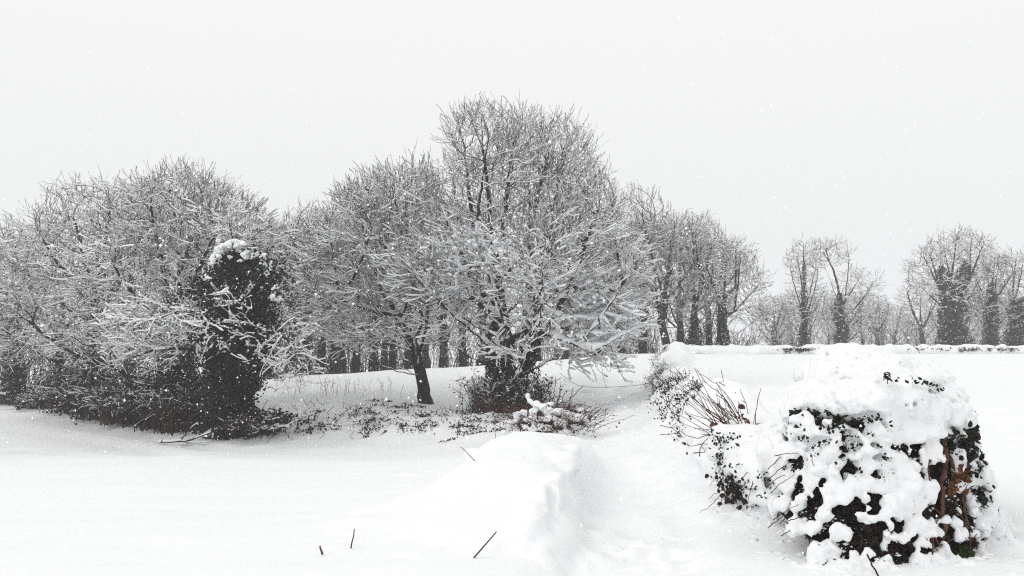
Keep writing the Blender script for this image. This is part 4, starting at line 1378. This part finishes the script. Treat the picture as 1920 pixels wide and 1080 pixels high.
# the reddish canes leaning out over the track
CB = on_ground(1395, 850, 9.3)
root = empty('cane_bush', CB, 'bush of bare reddish-brown canes leaning left over the track, right of it', 'bush')
cl = []
for k in range(48):
    x0, y0 = rng.uniform(1355, 1420), rng.uniform(795, 850)
    ang = rng.normal(2.35, .42)
    L = rng.uniform(40, 125) * (1.15 if 2.0 < ang < 2.6 else .8)
    x1, y1 = x0 + math.cos(ang) * L, y0 - math.sin(ang) * L
    Y = rng.uniform(8.6, 9.6)
    pts = [P(x0 + 8, y0 + 14, Y + .15), P(x0, y0, Y), P((x0 + x1) / 2 + rng.normal(0, 3), (y0 + y1) / 2 + rng.normal(3, 4), Y - .1), P(x1, y1, Y - .2 + rng.normal(0, .1))]
    cl.append(smooth_line(pts, .09)[:9999])
for pts in ([(1395, 800, 9.2), (1372, 752, 9.1), (1345, 722, 9.0), (1311, 700, 8.9)], [(1385, 790, 9.2), (1358, 745, 9.1), (1335, 727, 9.0), (1315, 714, 8.9)], [(1375, 800, 9.0), (1330, 775, 8.8), (1312, 745, 8.7), (1300, 728, 8.7), (1283, 722, 8.7)],
            [(1400, 830, 9.0), (1340, 815, 8.6), (1300, 822, 8.4), (1275, 808, 8.3)], [(1380, 838, 8.8), (1330, 832, 8.5), (1296, 836, 8.3)], [(1365, 870, 8.6), (1362, 835, 8.6), (1366, 820, 8.7)], [(1425, 848, 8.8), (1400, 815, 9.0), (1385, 775, 9.1), (1384, 760, 9.1)],
            [(1310, 855, 8.6), (1318, 830, 8.7), (1340, 815, 8.8)], [(1410, 812, 9.2), (1425, 808, 9.2), (1437, 816, 9.2)], [(1300, 850, 8.6), (1322, 846, 8.6), (1316, 838, 8.6)]):
    cl.append(smooth_line([P(*q) for q in pts], .09))
Vs, Fs, off = [], [], 0
snp = []
for ln in cl:
    ln = ln + rng.normal(0, .006, ln.shape)
    pos, par, rad, main = chains_to_nodes(ln[None], np.linspace(.0075, .003, len(ln))[None] * rng.uniform(.8, 1.1))
    V, Fq = tubes(pos, par, rad, 5, main)
    build('cane', V, Fq, M['cane'], root, offset=CB)
c = np.concatenate([P(x, y, 9.0) + rng.normal(0, .04, (4, 3)) for x, y in ((1400, 782), (1408, 802), (1372, 800), (1385, 812), (1340, 800), (1395, 765), (1420, 806))])
V, Fq = leaves(c, .055, rng, None, 1, True)
build('withered_leaves', V, Fq, M['cane'], root, smooth=False, offset=CB)
bl = Blob((1.6, 7.6, -.3), (3.9, 11.2, 1.05), .035)
for k in range(46):
    x0, y0 = rng.uniform(1300, 1430), rng.uniform(775, 850)
    if y0 < 850 - (x0 - 1290) * .75:
        continue
    Y = rng.uniform(8.9, 9.8)
    lump(bl, x0, y0, Y, rng.uniform(7, 17), rng.uniform(5, 11), rng.uniform(.06, .16), .05)
bl.noise(.02, 8, 3, 77)
V, Fq = bl.mesh()
build('snow_clumps', V, Fq, M['snow'], root, offset=CB)

# ------------------------------------------------------------------ hedge along the track: far stretch up to the corner
LINE = [(1320, 832, 11), (1285, 808, 13.5), (1262, 790, 16), (1245, 772, 19), (1236, 752, 22), (1230, 735, 25), (1230, 715, 28.5), (1234, 694, 33), (1244, 672, 38)]
FB = on_ground(1262, 790, 16)
root = empty('hedge', FB, 'leafy snow-covered hedge bank climbing beside the track to the far corner', 'hedge', 'hedge along the track')
bp = np.array([on_ground(*q) for q in LINE])
ln = smooth_line(bp, .3)
bl = Blob(ln.min(0) - [1.2, .8, .5], ln.max(0) + [2.6, 1.5, 1.3], .1)
for i, q in enumerate(ln):
    f = i / len(ln)
    hgt = .52 + .16 * math.sin(i * .9) + .12 * math.sin(i * .37 + 1)
    bl.add(q + [.45 + .3 * f, .1, .12], (.5 + .1 * rng.random(), .5, hgt), .25)
    if rng.random() < .7:
        bl.add(q + [.1 + rng.normal(0, .12), rng.normal(0, .1), rng.uniform(.05, .4)], (.2, .25, .16), .12)
bl.terrain(.03, .4, .7)
bl.noise(.10, 1.7, 3, 81)
bl.noise(.035, 5, 2, 83)
V, Fq = bl.mesh()
build('snow_cover', V, Fq, M['snow'], root, offset=FB)
fh_v = V
# leaves showing through on the track side
m = np.abs(np.interp(V[:, 1], ln[:, 1], ln[:, 0]) + .02 - V[:, 0]) < .42
cand = V[m & (V[:, 2] > ground_base(V[:, 0], V[:, 1]) + .05)]
nz = fbm(cand * 1.6, 2, 91)
cand = cand[nz + np.clip((18 - cand[:, 1]) / 30, -.3, .1) > .02]
for matn, nm, cnt in (('ivy', 'ivy_leaves', 800), ('bramble', 'bramble_leaves', 900)):
    c = cand[rng.integers(0, len(cand), cnt)] + rng.normal(0, .06, (cnt, 3)) + [-.03, -.02, -.02]
    V, Fq = leaves(c, .05, rng, None, 1)
    tag(build(nm, V, Fq, M[matn], root, smooth=False, offset=FB), kind='stuff')
c = cand[rng.integers(0, len(cand), 260)]
C = np.stack([c + (np.array([-.12, -.1, .16]) + rng.normal(0, .1, c.shape)) * i / 3 for i in range(4)], 1)
pos, par, rad, main = chains_to_nodes(C, np.full((len(c), 4), .006))
V, Fq = tubes(pos, par, rad, 3, main)
tag(build('twigs', V, Fq, M['twig'], root, offset=FB), kind='stuff')

# ------------------------------------------------------------------ low hedge closing the right field
a0, a1 = on_ground(1252, 660, 42.5), on_ground(2050, 655, 49)
root = empty('field_hedge', a0, 'long low snow-capped hedge along the far side of the right field', 'hedge')
nseg = 110
tt = np.linspace(0, 1, nseg)
ln = a0 + (a1 - a0) * tt[:, None]
ln[:, 2] = ground_base(ln[:, 0], ln[:, 1])
bl = Blob(ln.min(0) - [1, 1.2, .4], ln.max(0) + [1, 1.2, 1.1], .14)
for q in ln:
    bl.add(q + [0, rng.normal(0, .1), .12 + .05 * rng.random()], (.42, .5, .26 + .1 * rng.random()), .2)
    if rng.random() < .35:
        bl.add(q + [0, -.1, .36], (.3, .3, .14), .12)
bl.noise(.10, 1.8, 3, 95)
V, Fq = bl.mesh()
build('snow_cap', V, Fq, M['snow'], root, offset=a0)
c = ln[rng.integers(0, nseg, 5200)] + rng.normal(0, 1, (5200, 3)) * [.25, .06, .06] + [0, -.42, .24]
k = fbm(c * [.35, 0, 0], 3, 97) + np.clip((c[:, 0] - 10) / 30, -.35, .35) > .05
V, Fq = leaves(c[k], .1, rng, None, 1)
tag(build('leaves', V, Fq, M['bramble'], root, smooth=False, offset=a0), kind='stuff')
for px, py, Y in [(1258, 655, 42), (1347, 650, 43), (1382, 652, 43.5), (1300, 655, 42.5)]:
    q = on_ground(px, py, Y, .4)
    stem_part('twig', [q - [0, 0, .2], q + [-.05, 0, .12], q + [-.12, 0, .32]], .03, 'twig', root, a0, 5)

# ------------------------------------------------------------------ snow-heaped bush below the oak
BB = on_ground(1030, 830, 17.3)
root = empty('snow_heaped_bush', BB, 'round brown bush heaped with snow clumps below the tallest oak', 'bush')
bl = Blob(P(930, 850, 17.3) - [0, 1.2, .1], P(1125, 725, 17.3) + [0, 1.2, .1], .032)
for px, py, rx, rz in [(990, 743, 4, 5), (995, 752, 5, 6), (1003, 757, 10, 7), (1020, 765, 10, 9), (1028, 772, 10, 10), (1000, 772, 8, 9), (1045, 772, 12, 7), (1058, 775, 13, 6), (1045, 790, 10, 8), (1000, 785, 6, 12), (1088, 770, 7, 7), (1092, 784, 9, 10), (1075, 785, 12, 9), (1056, 795, 12, 10), (1010, 800, 9, 8), (1022, 802, 10, 7), (970, 782, 8, 6), (962, 790, 8, 5),
                       (982, 775, 7, 7), (1060, 815, 22, 9), (1085, 805, 18, 9), (1100, 812, 10, 10), (1045, 812, 9, 8), (985, 800, 7, 5), (1075, 822, 22, 7), (1095, 826, 14, 6), (1018, 785, 9, 6), (1035, 782, 8, 6)]:
    u = (px - 1025) / 90
    Y = 17.4 - .75 * math.sqrt(max(0, 1 - u * u)) * (.4 + .6 * np.clip((py - 740) / 70, 0, 1))
    s = mpp(Y)
    bl.add(P(px, py, Y), (rx * s, min(rx, rz) * s * 1.1, rz * s * .9), .025)
for k in range(75):
    px, py = rng.uniform(945, 1110), rng.uniform(748, 826)
    if py < 752 + abs(px - 1020) * .45:
        continue
    u = (px - 1025) / 90
    Y = 17.35 - .75 * math.sqrt(max(0, 1 - u * u)) * (.4 + .6 * np.clip((py - 740) / 70, 0, 1))
    s_ = mpp(Y) * rng.uniform(3, 8)
    bl.add(P(px, py, Y), (s_ * rng.uniform(.9, 1.7), s_, s_ * .7), .02)
bl.noise(.035, 9, 3, 111)
V, Fq = bl.mesh()
build('snow_clumps', V, Fq, M['snow'], root, offset=BB)
pos, par, rad, main = spray(BB, 330, 1.05, 1.0, rng, r0=.009, twigs=4, droop=.35, foot=.35)
V, Fq = tubes(pos, par, rad, 4, main)
tag(build('stems', V, Fq, M['cane'], root, offset=BB), kind='stuff')
c = pos[rng.integers(0, len(pos), 1500)] * [1, 1, .8] + [0, 0, .2 * BB[2]] + rng.normal(0, .06, (1500, 3))
V, Fq = leaves(c, .05, rng)
tag(build('leaves', V, Fq, M['bramble'], root, smooth=False, offset=BB), kind='stuff')
for pts in ([(1062, 800), (1066, 760), (1075, 725)], [(1095, 815), (1098, 790), (1096, 770)], [(1055, 760), (1075, 742), (1092, 722)], [(1100, 800), (1112, 780), (1128, 765)], [(1045, 760), (1050, 735), (1052, 716)], [(1034, 765), (1040, 730), (1042, 705)], [(1060, 765), (1090, 758), (1110, 766)]):
    stem_part('stem', [P(x, y, 17.0) for x, y in pts], .011, 'twig', root, BB, 5, .01)

# ------------------------------------------------------------------ brambles poking through the snow of the bank
def ground_pts(x, y, dz=0.0):
    return np.stack([x, y, ground(x, y) + dz], 1)


YS = np.linspace(20.0, 27.0, 141)


def ground_hit(px, py):
    """Where the sight line through a spot of the photograph meets the bank."""
    q = np.array([P(px, py, y_) for y_ in YS])
    i = np.argmax(q[:, 2] <= ground(q[:, 0], q[:, 1]))
    return q[i]


c = []
for k in range(105):
    px, py = rng.uniform(548, 945), rng.triangular(740, 800, 826)
    if rng.random() < (745 - px) / 330 or py < 752 + (700 - px) * .15:
        continue
    q = ground_hit(px, py)
    w_ = rng.uniform(.08, .34)
    n_ = int(8 + 80 * w_)
    d_ = rng.normal(0, 1, (n_, 3)) * [w_ * .6, w_ * .35, .025] + [0, 0, .02]
    xy_ = q + d_
    xy_[:, 2] = ground(xy_[:, 0], xy_[:, 1]) + np.abs(d_[:, 2])
    c.append(xy_)
c = np.concatenate(c)
V, Fq = leaves(c, .055, rng, np.tile(np.array([[0, -.6, .5]]), (len(c), 1)), 1)
tag(build('bramble_ground_cover', V, Fq, M['bramble'], smooth=False), 'dark bramble leaves poking through the snow of the bank below the oaks', 'brambles', None, 'stuff')
n = 150
x, y = rng.uniform(-7.0, 0.6, n), rng.uniform(20.9, 24.2, n)
c = ground_pts(x, y)
C = np.stack([c + (np.array([0, 0, .15]) + rng.normal(0, .11, c.shape) * [1, .6, .5]) * i / 3 for i in range(4)], 1)
pos, par, rad, main = chains_to_nodes(C, np.full((n, 4), .008))
V, Fq = tubes(pos, par, rad, 3, main)
tag(build('dead_stalks', V, Fq, M['twig']), 'dead stalks sticking out of the snowy bank', 'stalks', None, 'stuff')
gr = np.array([on_ground(rng.uniform(590, 760), 735, rng.uniform(26, 29)) for _ in range(28)])
C = np.stack([gr + (np.array([0, 0, .42]) + rng.normal(0, .08, gr.shape)) * i / 3 for i in range(4)], 1)
pos, par, rad, main = chains_to_nodes(C, np.full((28, 4), .006))
V, Fq = tubes(pos, par, rad, 3, main)
tag(build('dry_grass', V, Fq, M['twig']), 'thin dry grass stems on the slope left of the leaning tree', 'grass', None, 'stuff')

# fallen branches at the foot of the ivy column
for i, pts in enumerate([[(380, 832), (420, 830), (470, 812), (520, 800)], [(440, 834), (480, 829), (520, 822), (550, 815)], [(300, 815), (350, 800), (400, 790)]]):
    ln = smooth_line([on_ground(x_, y_, 21.2 + .1 * j - .25 * i, .05 + .12 * j) for j, (x_, y_) in enumerate(pts)], .15, rng, .015)
    pos, par, rad, main = chains_to_nodes(ln[None], np.linspace(.035, .012, len(ln))[None])
    pos, par = grow_shoots(pos, par, rng, .9, 4, .2, np.ones(len(pos), bool), .1, .8)
    rad = np.concatenate([rad, np.full(len(pos) - len(rad), .008)])
    fb = ln[0].copy()
    fr = empty('fallen_branch', fb, ['fallen branch lying before the ivy column with its tip up on the right', 'fallen branch at the foot of the bank right of the ivy column', 'fallen branch left of the ivy column, under the thicket'][i], 'branch', 'fallen branches by the ivy column')
    V, Fq = tubes(pos, par, rad, 4, None)
    build('branch_wood', V, Fq, M['twig'], fr, offset=fb)
    V, Fl = snow_on(pos, par, rad, rng, .9, .03, 0, 0, None, None, 3)
    tag(build('snow_load', V, Fl, M['snow_tree'], fr, offset=fb), kind='stuff')

# fence wire across the track
ln = smooth_line([P(1050, 700, 25.2), P(1082, 722, 25.0), P(1120, 726, 24.5), P(1180, 724, 24.0), P(1228, 717, 23.8), P(1240, 716, 23.8)], .2)
pos, par, rad, main = chains_to_nodes(ln[None], np.full((1, len(ln)), .007))
V, Fq = tubes(pos, par, rad, 5, main)
tag(build('fence_wire', V, Fq, M['wire']), 'thin sagging wire strung across the track from the oak to the hedge', 'wire')

# ------------------------------------------------------------------ falling snow
n = 9000
Y = 3.5 + 17 * rng.random(n) ** .8
px, py = rng.uniform(-120, 2040, n), rng.uniform(-80, 1080, n)
c = np.stack([(px - 960) * Y / F, Y, CAMZ + (HOR - py) * Y / F], 1)
c = c[c[:, 2] > ground_base(c[:, 0], c[:, 1]) + .1]
r = rng.uniform(.003, .0085, len(c))[:, None, None] * rng.uniform(.6, 1.4, (len(c), 6, 1))
V = (c[:, None] + OCT[None] * r).reshape(-1, 3)
Fq = (np.arange(len(c))[:, None, None] * 6 + OCTF[None]).reshape(-1, 3)
tag(build('falling_snow', V, Fq, M['flake'], smooth=False), 'small snowflakes drifting down through the air', 'snowflakes', None, 'stuff')

# ------------------------------------------------------------------ the grey air of the snowfall
hz = bpy.data.materials.new('snow_haze')
hz.use_nodes = True
hn, hl = hz.node_tree.nodes, hz.node_tree.links
hn.clear()
ho = hn.new('ShaderNodeOutputMaterial')
hv = hn.new('ShaderNodeVolumePrincipled')
hv.inputs['Color'].default_value = (0.97, 0.98, 1.0, 1)
hv.inputs['Density'].default_value = 0.0017
hv.inputs['Anisotropy'].default_value = 0.0
hl.new(hv.outputs[0], ho.inputs['Volume'])
x0, x1, y0, y1, z0, z1 = -430, 430, -310, 610, -8, 18
hvx = np.array([(a, b, c_) for c_ in (z0, z1) for b in (y0, y1) for a in (x0, x1)], float)
o = build('haze', hvx, np.array([[0, 2, 3, 1], [4, 5, 7, 6], [0, 1, 5, 4], [1, 3, 7, 5], [3, 2, 6, 7], [2, 0, 4, 6]]), hz, smooth=False)
tag(o, 'pale air thick with falling snow', None, None, 'stuff')
print('HEROES', [(o.name, len(o.data.vertices)) for o in bpy.data.objects if o.name.startswith('crown')][:6])
print('TRIS', sum(sum(len(p.vertices) - 2 for p in me.polygons) for me in bpy.data.meshes if me.users) if False else sum(len(me.loops) - 2 * len(me.polygons) for me in bpy.data.meshes))
print('ZRANGE', float(Z.min()), float(Z.max()))
